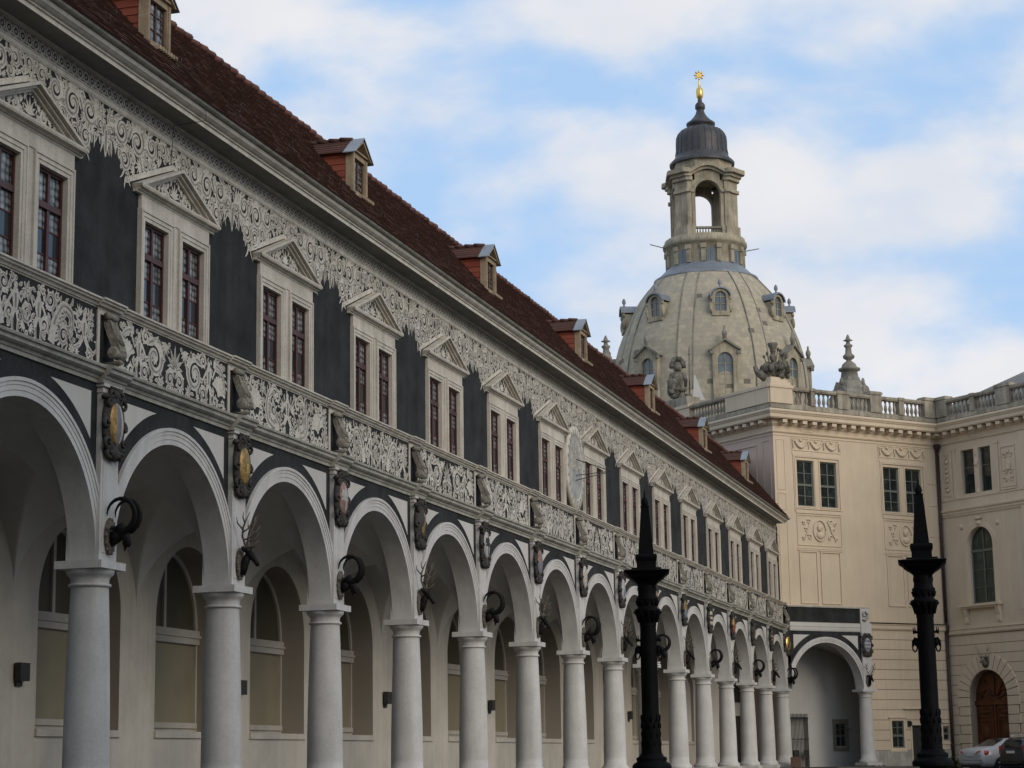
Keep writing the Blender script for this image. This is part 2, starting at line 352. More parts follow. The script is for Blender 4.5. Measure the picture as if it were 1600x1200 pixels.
# ------------------------------------------------------------------ scratched ornament (2-D shapes turned into flat relief)
class Orn:
    """packs scrolls, rosettes, leaves and figures into a region; coordinates (a along the wall, z up)"""
    def __init__(self, a0, a1, z0, z1, inside, seed):
        self.fat = 1.0; self.lw = .036; self.R = random.Random(seed); self.box = (a0, a1, z0, z1); self.h = .015
        self.nx = int((a1-a0)/self.h)+1; self.nz = int((z1-z0)/self.h)+1
        self.g = [[not inside(a0+i*self.h, z0+j*self.h) for j in range(self.nz)] for i in range(self.nx)]
        self.inside = inside; self.polys = []
    def free(self, a, z, r):
        a0, a1, z0, z1 = self.box; h = self.h; k = int(r/h)+1
        ci = int(round((a-a0)/h)); cj = int(round((z-z0)/h))
        if ci-k < 0 or cj-k < 0 or ci+k >= self.nx or cj+k >= self.nz: return False
        rr = (r/h)**2
        for i in range(-k, k+1):
            for j in range(-k, k+1):
                if i*i+j*j <= rr and self.g[ci+i][cj+j]: return False
        return True
    def mark(self, a, z, r):
        a0, a1, z0, z1 = self.box; h = self.h; k = int(r/h)+1
        ci = int(round((a-a0)/h)); cj = int(round((z-z0)/h)); rr = (r/h)**2
        for i in range(max(0, ci-k), min(self.nx, ci+k+1)):
            for j in range(max(0, cj-k), min(self.nz, cj+k+1)):
                if (i-ci)**2+(j-cj)**2 <= rr: self.g[i][j] = True
    def ribbon(self, pts, w, line=True):
        n = len(pts); lf = []; rt = []
        for i, (x, y) in enumerate(pts):
            x0, y0 = pts[max(0, i-1)]; x1, y1 = pts[min(n-1, i+1)]
            dx, dy = x1-x0, y1-y0; l = math.hypot(dx, dy) or 1
            q = w(i/(n-1)) if callable(w) else w
            lf.append((x-dy/l*q/2, y+dx/l*q/2)); rt.append((x+dy/l*q/2, y-dx/l*q/2))
        self.polys.append((lf, rt, 0))
        ww = w(.45) if callable(w) else w
        if line and ww > self.lw:
            k = .22
            a = [(l[0]*(.5+k/2)+r[0]*(.5-k/2), l[1]*(.5+k/2)+r[1]*(.5-k/2)) for l, r in zip(lf, rt)]
            b = [(l[0]*(.5-k/2)+r[0]*(.5+k/2), l[1]*(.5-k/2)+r[1]*(.5+k/2)) for l, r in zip(lf, rt)]
            m = max(1, n//6); self.polys.append((a[m:-m], b[m:-m], 1))
    def disc(self, x, y, r, n=10, layer=0):
        a = []; b = []
        for i in range(n//2+1):
            t = PI*i/(n//2); a.append((x-r*math.cos(t), y+r*math.sin(t))); b.append((x-r*math.cos(t), y-r*math.sin(t)))
        self.polys.append((a, b, layer))
    def leaf(self, x, y, ang, L, W, bend=0.):
        pts = []; n = 6; a = ang
        for i in range(n+1):
            pts.append((x, y)); x += L/n*math.cos(a); y += L/n*math.sin(a); a += bend/n
        self.ribbon(pts, lambda t: max(.003, W*math.sin(PI*min(1, t*.9+.1))**.8*(1-.3*t)), W > .05)
    def spiral(self, x, y, r, hand, a0, spikes=True):
        n = 26 if r > .08 else 16; turns = 1.35
        pts = []
        for i in range(n+1):
            t = i/n; q = r*.88*(1-t)**.75+.04*r; a = a0+hand*2*PI*turns*t
            pts.append((x+q*math.cos(a), y+q*math.sin(a)))
        self.ribbon(pts, lambda t: r*self.fat*(.42-.20*t))
        self.disc(x, y, r*.2)
        # tail leaf running off the scroll
        self.leaf(x+r*.88*math.cos(a0), y+r*.88*math.sin(a0), a0-hand*PI/2, r*.95, r*.46*self.fat, -hand*.9)
        if spikes:
            for k in range(5):
                a = a0+hand*(.5+k*1.05)+self.R.uniform(-.1, .1)
                q = r*(.86-.05*k); self.leaf(x+q*math.cos(a), y+q*math.sin(a), a-hand*.7, r*.48, r*.28*self.fat, hand*.8)
    def rosette(self, x, y, r):
        k = 7; a0 = self.R.uniform(0, 1)
        for i in range(k):
            a = a0+2*PI*i/k; self.leaf(x+r*.25*math.cos(a), y+r*.25*math.sin(a), a, r*.76, r*.50)
        self.disc(x, y, r*.2)
    def palmette(self, x, y, r, ang):
        for i in range(-3, 4):
            self.leaf(x-r*.6*math.cos(ang), y-r*.6*math.sin(ang), ang+i*.36, r*(1.6-.17*abs(i)), r*.36, .25*i)
    def acanthus(self, pts, w0, side=1):
        """a thick tapering stem with lobed leaves along both edges"""
        P = []
        for (x0, y0), (x1, y1) in zip(pts, pts[1:]):
            for k in range(5): P.append((x0+(x1-x0)*k/5, y0+(y1-y0)*k/5))
        P.append(pts[-1]); 
        for _ in range(3): P = [P[0]]+[((a[0]+2*b[0]+c[0])/4, (a[1]+2*b[1]+c[1])/4) for a, b, c in zip(P, P[1:], P[2:])]+[P[-1]]
        n = len(P); self.ribbon(P, lambda t: w0*(1.05-.75*t))
        for i in range(1, n-1, 2):
            t = i/n; dx, dy = P[i+1][0]-P[i-1][0], P[i+1][1]-P[i-1][1]; a = math.atan2(dy, dx)
            for q in (-1, 1):
                L = w0*(1.25-.6*t)*(1 if q == side else .75); self.leaf(P[i][0]-q*dy*.4, P[i][1]+q*dx*.4, a+q*.95, L, L*.5, -q*.7)
            self.mark(P[i][0], P[i][1], w0*(.8-.4*t))
    def shell(self, x, y, r, ang):
        for k in range(-4, 5):
            a = ang+k*.36; self.ribbon([(x-.25*r*math.cos(ang), y-.25*r*math.sin(ang)), (x+r*.55*math.cos(a), y+r*.55*math.sin(a)), (x+r*.98*math.cos(a), y+r*.98*math.sin(a))], lambda t: r*(.07+.26*t), False)
            self.disc(x+r*.95*math.cos(a), y+r*.95*math.sin(a), r*.14, 8)
        self.disc(x-.2*r*math.cos(ang), y-.2*r*math.sin(ang), r*.2); self.mark(x+.2*r*math.cos(ang), y+.2*r*math.sin(ang), r*.8)
    def beast(self, x, y, s, m):
        """a sea beast: arched neck, open jaw, coiled tail"""
        self.acanthus([(x-m*.42*s,y+.10*s),(x-m*.20*s,y+.02*s),(x+m*.08*s,y+.12*s),(x+m*.16*s,y+.42*s),(x+m*.02*s,y+.68*s),(x-m*.16*s,y+.72*s)], .20*s, m)
        self.leaf(x-m*.10*s, y+.76*s, PI/2+m*1.35, .24*s, .11*s, m*.5); self.leaf(x-m*.10*s, y+.70*s, PI/2+m*1.9, .2*s, .08*s, -m*.3)
        self.leaf(x+m*.02*s, y+.78*s, PI/2-m*.5, .2*s, .09*s, m*.6)
        self.spiral(x-m*.42*s, y+.22*s, .15*s, m, -PI/2); self.mark(x-m*.42*s, y+.22*s, .14*s); self.mark(x-m*.15*s, y+.74*s, .10*s)
    def figure(self, x, y, h, mirror=1, tail=False):
        s = h; m = mirror
        self.disc(x, y+.90*s, .075*s, 12); self.leaf(x-.06*s*m, y+.96*s, 1.2, .12*s, .06*s)
        self.ribbon([(x, y+.84*s), (x, y+.74*s), (x+.01*s*m, y+.6*s), (x, y+.45*s), (x-.01*s, y+.36*s)], lambda t: s*(.07+.17*math.sin(PI*min(1, t+.12))**.7))
        for q in (-1, 1):
            up = q == m
            self.ribbon([(x+q*.09*s, y+.74*s), (x+q*.2*s, y+.62*s), (x+q*.3*s, y+(.78 if up else .5)*s), (x+q*.38*s, y+(.9 if up else .48)*s)], lambda t: s*(.085-.04*t))
            if tail:
                pts = [(x+q*.05*s, y+.42*s), (x+q*.2*s, y+.22*s), (x+q*.42*s, y+.12*s), (x+q*.58*s, y+.24*s), (x+q*.56*s, y+.42*s), (x+q*.46*s, y+.40*s)]
                self.ribbon(pts, lambda t: s*(.15-.11*t))
            else:
                self.ribbon([(x+q*.06*s, y+.42*s), (x+q*.12*s, y+.22*s), (x+q*.09*s, y+.02*s), (x+q*.15*s, y)], lambda t: s*(.13-.08*t))
        for k in range(6): self.mark(x, y+(.1+.15*k)*s, .1*s)
        for q in (-1, 1):
            for k in range(3): self.mark(x+q*(.12+.1*k)*s, y+(.65 if not tail else .25)*s, .07*s)
    def fill(self, radii, tries, keep=.93, sym=True, plain=False):
        a0, a1, z0, z1 = self.box; R = self.R
        for r in radii:
            for _ in range(tries):
                a = R.uniform(a0+r, (0 if sym else a1-r)); z = R.uniform(z0+r*.8, z1-r*.8)
                if sym and a > -r*.9 and a < 0: a = 0.
                if not self.free(a, z, r*keep): continue
                self.mark(a, z, r*keep); self.mark(-a if sym else a, z, r*keep)
                kind = R.random(); hand = R.choice((-1, 1)); an = R.uniform(0, 2*PI)
                for q in ((1, -1) if sym and a != 0 else (1,)):
                    x = a*q
                    an2 = an if q == 1 else PI-an; hd = hand*q
                    st = R.getstate()
                    if r > .06:
                        if kind < .62: self.spiral(x, z, r, hd, an2)
                        elif kind < .8: self.rosette(x, z, r)
                        else: self.palmette(x, z, r, an2)
                    elif r > .035 and kind < .45: self.spiral(x, z, r, hd, an2, False)
                    else: self.leaf(x-r*.95*math.cos(an2), z-r*.95*math.sin(an2), an2-.4*hd, r*2.2, r*1.05*self.fat, .8*hd)
                    if q == 1 and sym: R.setstate(st)
    def put(self, mb, X, white=0, line=1):
        """lays the shapes on the plane X, each a hair above the one before so that none share a plane"""
        for i, (a, b, layer) in enumerate(self.polys):
            x = X+.003+(i % 23)*.0003+(.0076 if layer else 0)
            n = len(a); vs = [(x, p[0], p[1]) for p in a]+[(x, p[0], p[1]) for p in b]
            if n < 2: continue
            mb.add(vs, [(k, n+k, n+k+1, k+1) for k in range(n-1)], line if layer else white)

def parapet_ornament(seed, kind):
    W, Z0, Z1 = 1.90, 6.315, 7.135
    o = Orn(-W, W, Z0, Z1, lambda a, z: abs(a) < W-.02 and Z0+.01 < z < Z1-.01, seed); o.fat = 1.25; o.lw = .05
    if kind == 0: o.figure(0, Z0+.03, .76, 1, True)
    elif kind == 1:
        o.figure(-.30, Z0+.03, .70, 1); o.figure(.30, Z0+.03, .70, -1); o.palmette(0, Z0+.3, .14, PI/2)
    else:
        o.palmette(0, Z0+.5, .26, PI/2); o.spiral(-.17, Z0+.2, .15, 1, 1.2); o.spiral(.17, Z0+.2, .15, -1, PI-1.2)
        for k in (-.2, 0, .2): o.mark(k, Z0+.3, .2)
        o.mark(0, Z0+.6, .2)
    for q in (-1, 1):
        if kind == 0:
            o.beast(q*.80, Z0+.02, .98, q); o.shell(q*1.42, Z0+.36, .27, PI/2+q*.25); o.acanthus([(q*1.86,Z0+.05),(q*1.78,Z0+.30),(q*1.80,Z0+.55),(q*1.70,Z0+.76)], .13, q)
        elif kind == 1:
            o.acanthus([(q*.66,Z0+.06),(q*.74,Z0+.40),(q*.98,Z0+.68),(q*1.24,Z0+.60),(q*1.26,Z0+.36),(q*1.10,Z0+.28)], .17, -q); o.spiral(q*1.0, Z0+.22, .17, q, 1.0); o.mark(q*1.0, Z0+.22, .15)
            o.figure(q*1.58, Z0+.04, .66, -q, True)
        else:
            o.spiral(q*.70, Z0+.42, .30, q, PI/2); o.mark(q*.70, Z0+.42, .27); o.rosette(q*.70, Z0+.42, .11)
            o.figure(q*1.22, Z0+.03, .72, q); o.shell(q*1.62, Z0+.30, .24, PI/2-q*.3); o.acanthus([(q*1.40,Z0+.72),(q*1.62,Z0+.70),(q*1.80,Z0+.56),(q*1.86,Z0+.30)], .12, q)
    o.fill((.15, .12, .095, .072, .055, .042), 500, .86)
    return o
def frieze_ornament(seed):
    """under the eaves: covers everything between the pediments and the string course, hanging in points between the windows"""
    def inside(a, z):
        b = abs(a)
        if b > 2.25 or z > 10.285: return False
        if b < 1.46: return z > 9.39+.62*(1-b/1.42)+.02
        low = 9.30 if b < 1.56 else (9.30+(b-1.56)/.26*.36 if b < 1.82 else (9.66+(b-1.82)*.35 if b < 2.05 else 9.74-(b-2.05)*.75))
        return z > low
    o = Orn(-2.26, 2.26, 9.2, 10.3, inside, seed); o.fat = 1.42; o.lw = .05
    for q in (-1, 1):      # plain band left along the pediment
        o.ribbon([(.035+q*1.50, 9.37), (.035+q*.75, 9.675), (.035, 9.975)], .085, False)
    for q in (-1, 1):
        for x, z, r, hd in ((.36, 10.13, .15, 1), (.76, 10.06, .22, -1), (1.24, 10.00, .27, 1), (1.75, 10.04, .245, -1), (1.64, 9.62, .20, 1), (2.08, 9.92, .14, 1)):
            o.spiral(q*x, z, r, hd*q, .8 if q == 1 else PI-.8); o.mark(q*x, z, r*.9)
        o.leaf(q*2.24, 9.98, -PI/2, .5, .12)
        for k in range(11):      # tendrils and leaf tips trailing into the dark wall
            b = 1.50+.07*k; low = 9.30 if b < 1.56 else (9.30+(b-1.56)/.26*.36 if b < 1.82 else 9.68)
            o.leaf(q*b, low+.10, -PI/2+o.R.uniform(-.5, .5), o.R.uniform(.14, .30), o.R.uniform(.03, .06), o.R.uniform(-1.4, 1.4))
    o.fill((.17, .14, .11, .085, .065, .05, .04), 900, .80)
    return o
def tympanum_ornament(seed):
    def inside(a, z): return 9.395 < z < 9.395+.40*(1-abs(a)/1.06)
    o = Orn(-1.1, 1.1, 9.38, 9.83, inside, seed); o.fat = 1.5; o.lw = .08
    o.palmette(0, 9.55, .16, PI/2); o.mark(0, 9.55, .15)
    o.fill((.10, .075, .055, .04, .03, .022), 500, .9)
    return o

# ------------------------------------------------------------------ the setting: ground
def ground():
    b = MB(); b.quad((-400,-400,-.2),(400,-400,-.2),(400,600,-.2),(-400,600,-.2)); o = b.build('ground', M['gravel']); o['kind'] = 'structure'
ground()

# ------------------------------------------------------------------ the arcade wing
BAY = 4.5
K0, K1 = -1, 15                       # bays from K0 to K1-1, columns on Y = 4.5 n
arc = thing('arcade_wing', 'long white arcaded wing with dark scratched ornament, pedimented windows and tiled roof', 'arcade building')
def copies(proto, ks, y_of=lambda k: BAY*k+BAY/2):
    out = {ks[0]: proto}; proto.location = (0, y_of(ks[0]), 0)
    for k in ks[1:]: out[k] = dup(proto, None, (0, y_of(k), 0))
    return out
ALLB = list(range(K0, K1))

def plinth():
    b = MB(); Y0, Y1 = K0*BAY-.6, 67.9
    b.extrude([(-3.80,-.2),(.62,-.2),(.62,-.02),(.50,-.02),(.50,.14),(-3.80,.14)], Y0, Y1)
    b.build('arcade_floor', M['paving'], arc)
plinth()

def column_mesh(mb):
    prof = [(.40,.26),(.415,.30),(.415,.35),(.39,.39),(.355,.40),(.35,.44),(.335,.46)]
    H0, H1 = .46, 3.13
    for i in range(13):
        t = i/12; r = .328-.060*t**1.7; z = H0+(H1-H0)*t; prof.append((r, z))
    prof += [(.272,3.145),(.30,3.15),(.305,3.165),(.30,3.185),(.272,3.19)]
    mb.lathe(prof, 32)
def make_column():
    s = MB(); column_mesh(s); sh = s.build('column', M['white_stone'], arc)
    b = MB(); b.box(-.42,.42,-.42,.42,.14,.27); b.build('base', M['white_stone'], sh)
    c = MB(); c.lathe([(.270,3.185),(.272,3.25),(.285,3.28),(.31,3.305),(.335,3.33),(.345,3.36),(.345,3.392)], 32)
    c.box(-.368,.368,-.368,.368,3.39,3.50); c.build('capital', M['white_stone'], sh)
    return sh
cols = copies(make_column(), list(range(K0, K1+1)), lambda k: BAY*k)

def make_pier():
    b = MB(); b.box(-.25,.27,-.26,.26,3.5,5.90)
    b.box(-.24,.29,-.275,.275,5.90,5.93); b.box(-.24,.285,-.27,.27,5.93,5.985); b.box(-.24,.32,-.30,.30,5.985,6.03)
    b.box(.27,.279,-.20,.20,3.62,4.9)
    return b.build('pier', M['white_stone'], arc)
copies(make_pier(), list(range(K0, K1+1)), lambda k: BAY*k)

def arch_pts(r, clip=None, n=40):
    out = []
    for i in range(n+1):
        a = PI*i/n; y, z = r*math.cos(a), 3.5+r*math.sin(a)
        out.append((y, z))
    return out
def arch_wall(mb, xf, xb, top, half, r, n=40):
    """wall slab with a round-headed opening springing at 3.5"""
    P = arch_pts(r, n=n)
    for x, rev in ((xf, False), (xb, True)):
        vs = []; fs = []
        for y, z in P: vs += [(x, y, z), (x, y if abs(y) < half else math.copysign(half, y), top)]
        for i in range(n):
            q = (2*i, 2*i+1, 2*i+3, 2*i+2); fs.append(q[::-1] if rev else q)
        mb.add(vs, fs)
    vs = []; fs = []
    for y, z in P: vs += [(xf, y, z), (xb, y, z)]
    mb.add(vs, [(2*i, 2*i+2, 2*i+3, 2*i+1) for i in range(n)], 1, True)
def archivolt(mb, x, half, rings, n=48):
    """flat stepped rings; each (r0, r1, proud), cut where they meet the piers"""
    for r0, r1, pr in rings:
        vs = []; fs = []
        def cl(y, r):
            if abs(y) <= half: return y, 3.5+math.sqrt(max(0, r*r-y*y))
            yy = math.copysign(half, y); return yy, 3.5+math.sqrt(max(0, r*r-half*half))
        for i in range(n+1):
            a = PI*i/n; c, s = math.cos(a), math.sin(a)
            y0, z0 = cl(r0*c, r0); y1, z1 = cl(r1*c, r1)
            vs += [(x, y0, z0), (x+pr, y0, z0), (x+pr, y1, z1), (x, y1, z1)]
        for i in range(n):
            for j in range(3): fs.append((4*i+j, 4*i+j+1, 4*i+4+j+1, 4*i+4+j))
        mb.add(vs, fs, 0, False)
def spandrels(mb, x, half, top, rd, sides):
    for q in sides:
        pts = []; y1 = half-.19
        ys = math.sqrt(rd*rd-(top-3.5)**2)
        n = 14; a0 = math.atan2(top-3.5, ys); a1 = math.acos(y1/rd)
        arc_ = [(rd*math.cos(a0+(a1-a0)*i/n), 3.5+rd*math.sin(a0+(a1-a0)*i/n)) for i in range(n+1)]
        vs = []
        for y, z in arc_: vs += [(x, q*y, z), (x, q*y, top)]
        mb.add(vs, [(2*i, 2*i+1, 2*i+3, 2*i+2) for i in range(n)])
RINGS = [(1.99,2.067,.03),(2.07,2.138,.038),(2.141,2.195,.046),(2.195,2.245,.062)]
def make_arch():
    b = MB(); arch_wall(b, .19, -.21, 6.05, 1.99, 1.99); o = b.build('arch', [M['dark_plaster'], M['white_stone']], arc)
    b = MB(); archivolt(b, .19, 1.99, RINGS); b.build('archivolt', M['white_stone'], o)
    for q in (-1, 1): b = MB(); spandrels(b, .1945, 1.99, 5.895, 2.48, (q,)); b.build('spandrel_panel', M['white_plaster'], o)
    return o
copies(make_arch(), ALLB)

def cornice_profile(d):
    return [(.0,6.03),(.22+d,6.03),(.225+d,6.085),(.245+d,6.09),(.262+d,6.125),(.30+d,6.14),(.335+d,6.165),(.34+d,6.215),(.375+d,6.225),(.385+d,6.255),(.385+d,6.265),(.24+d,6.295),(.0,6.295)]
def make_cornice():
    b = MB(); b.extrude(cornice_profile(0), -1.92, 1.92); return b.build('string_cornice', M['grey_stone'], arc)
copies(make_cornice(), ALLB)
def make_cornice_block():
    b = MB(); b.extrude(cornice_profile(.10), -.33, .33); return b.build('cornice_break', M['grey_stone'], arc)
copies(make_cornice_block(), list(range(K0, K1+1)), lambda k: BAY*k)

# parapet with scratched panels, one console over every pier
protos = []
for kind in range(3):
    b = MB(); b.box(-.1,.17,-1.95,1.95,6.29,7.165); o = b.build('parapet_panel', M['dark_plaster'], arc)
    r = MB(); parapet_ornament(20+kind, kind).put(r, .17)
    r.box(.1705,.178,-1.95,1.95,6.295,6.312); r.box(.1705,.178,-1.95,1.95,7.142,7.164)
    r.build('scratched_ornament', [M['ornament'], M['ornament_line']], o); protos.append(o)
used = set()
for k in ALLB:
    i = (k+1) % 3
    if i not in used: used.add(i); protos[i].location = (0, BAY*k+BAY/2, 0)
    else: dup(protos[i], None, (0, BAY*k+BAY/2, 0))
def make_console():
    b = MB(); b.box(-.1,.172,-.30,.30,6.29,7.165)
    for q in (-1, 1): b.box(.172,.19,*sorted((q*.225,q*.30)),6.29,7.165,1)
    b.box(.172,.188,-.225,.225,7.06,7.165,1)
    o = b.build('console_strip', [M['dark_plaster'], M['ornament']], arc)
    b = MB()
    prof = [(.36,6.42),(.42,6.45),(.455,6.53),(.43,6.62),(.385,6.69),(.33,6.80),(.27,6.93),(.25,7.0),(.27,7.04),(.26,7.09),(.17,7.10),(.17,7.0),(.19,6.90),(.24,6.76),(.30,6.62)]
    b.extrude(prof, -.10, .10)
    b.lathe([(.0,-.15),(.035,-.165),(.05,-.15),(.09,-.155),(.105,-.14),(.105,.14),(.09,.155),(.05,.15),(.035,.165),(0,.15)], 14, (.355,0,6.50), axis='y', sx=.85, sy=.85)
    b.tube([(.18,0,6.36),(.30,0,6.345),(.42,0,6.38)], [(.10,.03),(.13,.035),(.10,.03)], 8)
    for q in (-1, 1):
        b.tube([(.28,q*.085,6.98),(.34,q*.08,6.80),(.41,q*.075,6.66)], [.016,.022,.016], 6)
        b.tube([(.29,q*.03,6.94),(.35,q*.04,6.78),(.44,q*.035,6.62)], [.016,.026,.022], 6)
    b.lathe([(.0,-.15),(.05,-.15),(.05,.15),(0,.15)], 10, (.25,0,7.05), axis='y')
    b.build('console', M['sooty_stone'], o)
    return o
copies(make_console(), list(range(K0, K1+1)), lambda k: BAY*k)

def sill_profile(d): return [(.0,7.165),(.20+d,7.165),(.215+d,7.20),(.25+d,7.21),(.255+d,7.235),(.285+d,7.245),(.285+d,7.272),(.10,7.29),(.0,7.29)]
def make_sill():
    b = MB(); b.extrude(sill_profile(0), -1.90, 1.90); return b.build('sill_course', M['cream_stone'], arc)
copies(make_sill(), ALLB)
def make_sill_block():
    b = MB(); b.extrude(sill_profile(.05), -.35, .35); return b.build('sill_break', M['cream_stone'], arc)
copies(make_sill_block(), list(range(K0, K1+1)), lambda k: BAY*k)

# upper wall: dark plaster between the windows
WX = .085
def make_upper_wall():
    b = MB()
    b.box(-.25, WX, -2.25, -1.10, 7.28, 9.30); b.box(-.25, WX, 1.34-.16, 2.25, 7.28, 9.30); b.box(-.25, WX, -2.25, 2.25, 9.30, 10.62)
    return b.build('upper_wall', M['dark_plaster'], arc)
copies(make_upper_wall(), ALLB)
def make_frieze(seed):
    b = MB(); frieze_ornament(seed).put(b, WX)
    return b.build('eaves_frieze', [M['ornament'], M['ornament_line']], arc)
fr = [make_frieze(3), make_frieze(8), make_frieze(31)]
for i, k in enumerate(ALLB):
    if i < 3: fr[i].location = (0, BAY*k+BAY/2, 0)
    else: dup(fr[(i*2) % 3], None, (0, BAY*k+BAY/2, 0))

# pedimented window pair
def make_window():
    yo = .135                                    # window axis a little off the bay axis
    A0, A1, B0, B1 = -1.02+.0, -.21+.0, .29, 1.09   # the two openings (bay coordinates)
    L, R_ = -1.125, 1.385
    L, R_ = -1.13, 1.25
    ZB, ZT = 7.285, 8.83
    b = MB()
    def surround(y0, y1, outL, outR):
        # stepped architrave: outer fillet, field, inner bead
        for d0, d1, x in ((0.0, .035, .165), (.035, .10, .150), (.10, .16, .137)):
            wL = outL; 
            b.box(.0, x, y0-.16+d0, y0-.16+d1, ZB, ZT+.16-d0)
            b.box(.0, x, y1+.16-d1, y1+.16-d0, ZB, ZT+.16-d0)
            b.box(.0, x, y0-.16+d1, y1+.16-d1, ZT+.16-d1, ZT+.16-d0)
    surround(A0, A1, 0, 0); surround(B0, B1, 0, 0)
    b.box(.0,.128, A1+.16, B0-.16, ZB, ZT+.16)                       # mullion field
    b.box(.0,.142, L-.03, R_-.0, ZT+.162, 9.21)                      # plain lintel
    o = b.build('window', M['cream_stone'], arc)
    # pediment
    c0 = (A0+B1)/2+.0; hw = 1.385
    p = MB()
    base = [(.0,9.21),(.15,9.21),(.155,9.235),(.185,9.245),(.19,9.262),(.25,9.275),(.262,9.305),(.262,9.335),(.0,9.345)]
    p.extrude(base, c0-hw, c0+hw)
    for q in (-1, 1):
        a = (c0+q*(hw+.03), 9.325); t = (c0, 9.915); dx, dz = t[0]-a[0], t[1]-a[1]; l = math.hypot(dx, dz); nx, nz = -dz/l*(1 if dx > 0 else -1), abs(dx)/l
        for d0, d1, x in ((-.125,-.085,.150),(-.085,-.045,.205),(-.045,0,.265)):
            n0 = (nx*d0, nz*d0); n1 = (nx*d1, nz*d1)
            cut = lambda n: (c0, t[1]+n[1]-n[0]*dz/dx) 
            prof = [(a[0]+n0[0], a[1]+n0[1]), cut(n0), cut(n1), (a[0]+n1[0], a[1]+n1[1])]
            vs = [(x, y, z) for y, z in prof]+[(.0, y, z) for y, z in prof]
            fs = [(0,1,2,3),(4,7,6,5),(0,4,5,1),(1,5,6,2),(2,6,7,3),(3,7,4,0)]
            p.add(vs, fs if q < 0 else [f[::-1] for f in fs])
    p.build('pediment', M['cream_stone'], o)
    ty = MB(); ty.add([(.10,c0-1.2,9.34),(.10,c0+1.2,9.34),(.10,c0,9.85)], [(0,1,2)])
    ty.build('tympanum', M['dark_plaster'], o)
    tr = MB(); oo = tympanum_ornament(5); oo.put(tr, .10); tr.v = [(x, y+c0, z) for x, y, z in tr.v]
    tr.build('tympanum_ornament', [M['ornament'], M['ornament_line']], o)
    for y0, y1 in ((A0, A1), (B0, B1)):
        s = MB(); w = .045; X0, X1 = .0, .055; ym = (y0+y1)/2; zt = 8.31
        s.box(X0,X1,y0,y0+w,ZB,ZT); s.box(X0,X1,y1-w,y1,ZB,ZT); s.box(X0,X1,y0+w,y1-w,ZB,ZB+.05); s.box(X0,X1,y0+w,y1-w,ZT-.05,ZT)
        s.box(X0,X1+.02,y0+w,y1-w,zt-.045,zt+.045); s.box(X0,X1+.008,ym-.035,ym+.035,ZB+.05,zt-.045); s.box(X0,X1+.008,ym-.03,ym+.03,zt+.045,ZT-.05)
        for a, c in ((y0+w, ym-.035), (ym+.035, y1-w)):
            for z in (7.62, 7.98): s.box(X0,.036,a,c,z-.012,z+.012)
        s.build('sash', M['window_wood'], o)
        g = MB(); g.box(-.02,.022,y0+.01,y1-.01,ZB+.01,ZT-.01)
        for a, c in ((y0+w, ym-.035), (ym+.035, y1-w)): g.box(.022,.026,a,c,7.632,7.968,1)
        g.build('pane', [M['leaded_glass'], M['clear_glass']], o)
    return o
copies(make_window(), ALLB)

# string course, chain band, eaves cornice
def make_string():
    b = MB(); b.extrude([(.0,10.285),(.100,10.285),(.104,10.30),(.112,10.304),(.112,10.366),(.106,10.369),(.118,10.378),(.118,10.398),(.0,10.402)], -2.25, 2.25)
    o = b.build('upper_string_course', M['ornament'], arc)
    b = MB(); n = 25; s = BAY/n
    b.box(.0865,.0925,-2.25,2.25,10.404,10.418); b.box(.0865,.0925,-2.25,2.25,10.596,10.612)
    for i in range(n):
        y = -2.25+(i+.5)*s; z = 10.507
        for r0, r1 in ((.050,.0905),(.0,.026)):
            m = 12; vs = []; x = WX+.006
            for k in range(m): a = 2*PI*k/m; vs += [(x, y+r0*math.cos(a), z+r0*math.sin(a)), (x, y+r1*math.cos(a), z+r1*math.sin(a))]
            b.add(vs, [(2*k, 2*k+1, (2*k+3) % (2*m), (2*k+2) % (2*m)) for k in range(m)])
    for i in range(n+1):
        y = -2.25+i*s
        for z0, z1 in ((10.432,10.470),(10.544,10.582)):
            h = .030 if z0 < 10.5 else .030
            b.add([(WX+.0065,y-.03,z0 if z0 < 10.5 else z1),(WX+.0065,y+.03,z0 if z0 < 10.5 else z1),(WX+.0065,y,z1 if z0 < 10.5 else z0)], [(0,1,2)])
    b.build('chain_band', M['ornament'], o)
    return o
copies(make_string(), ALLB)
Y0A, Y1A = K0*BAY, 66.85
def eaves():
    b = MB()
    pr = [(.0,10.614),(.13,10.614),(.14,10.64),(.15,10.645),(.16,10.662),(.26,10.668),(.50,10.668),(.545,10.66),(.546,10.615),(.565,10.61),(.57,10.675),(.60,10.68),(.60,10.705),(.64,10.715),(.69,10.745),(.715,10.785),(.70,10.815),(.60,10.84),(.0,10.84)]
    b.extrude(pr, Y0A, Y1A-.4)
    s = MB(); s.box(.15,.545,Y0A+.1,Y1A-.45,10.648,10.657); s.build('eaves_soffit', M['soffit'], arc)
    b.build('eaves_cornice', M['eaves_stone'], arc)
    b = MB()
    pr = []
    for i in range(9): a = PI+PI*i/8; pr.append((.74+.07*math.cos(a), 10.865+.06*math.sin(a)))
    for i in range(9): a = 2*PI-PI*i/8; pr.append((.74+.06*math.cos(a), 10.865+.05*math.sin(a)))
    b.extrude(pr, Y0A, Y1A-.3); b.build('gutter', M['grey_stone'], arc)
eaves()

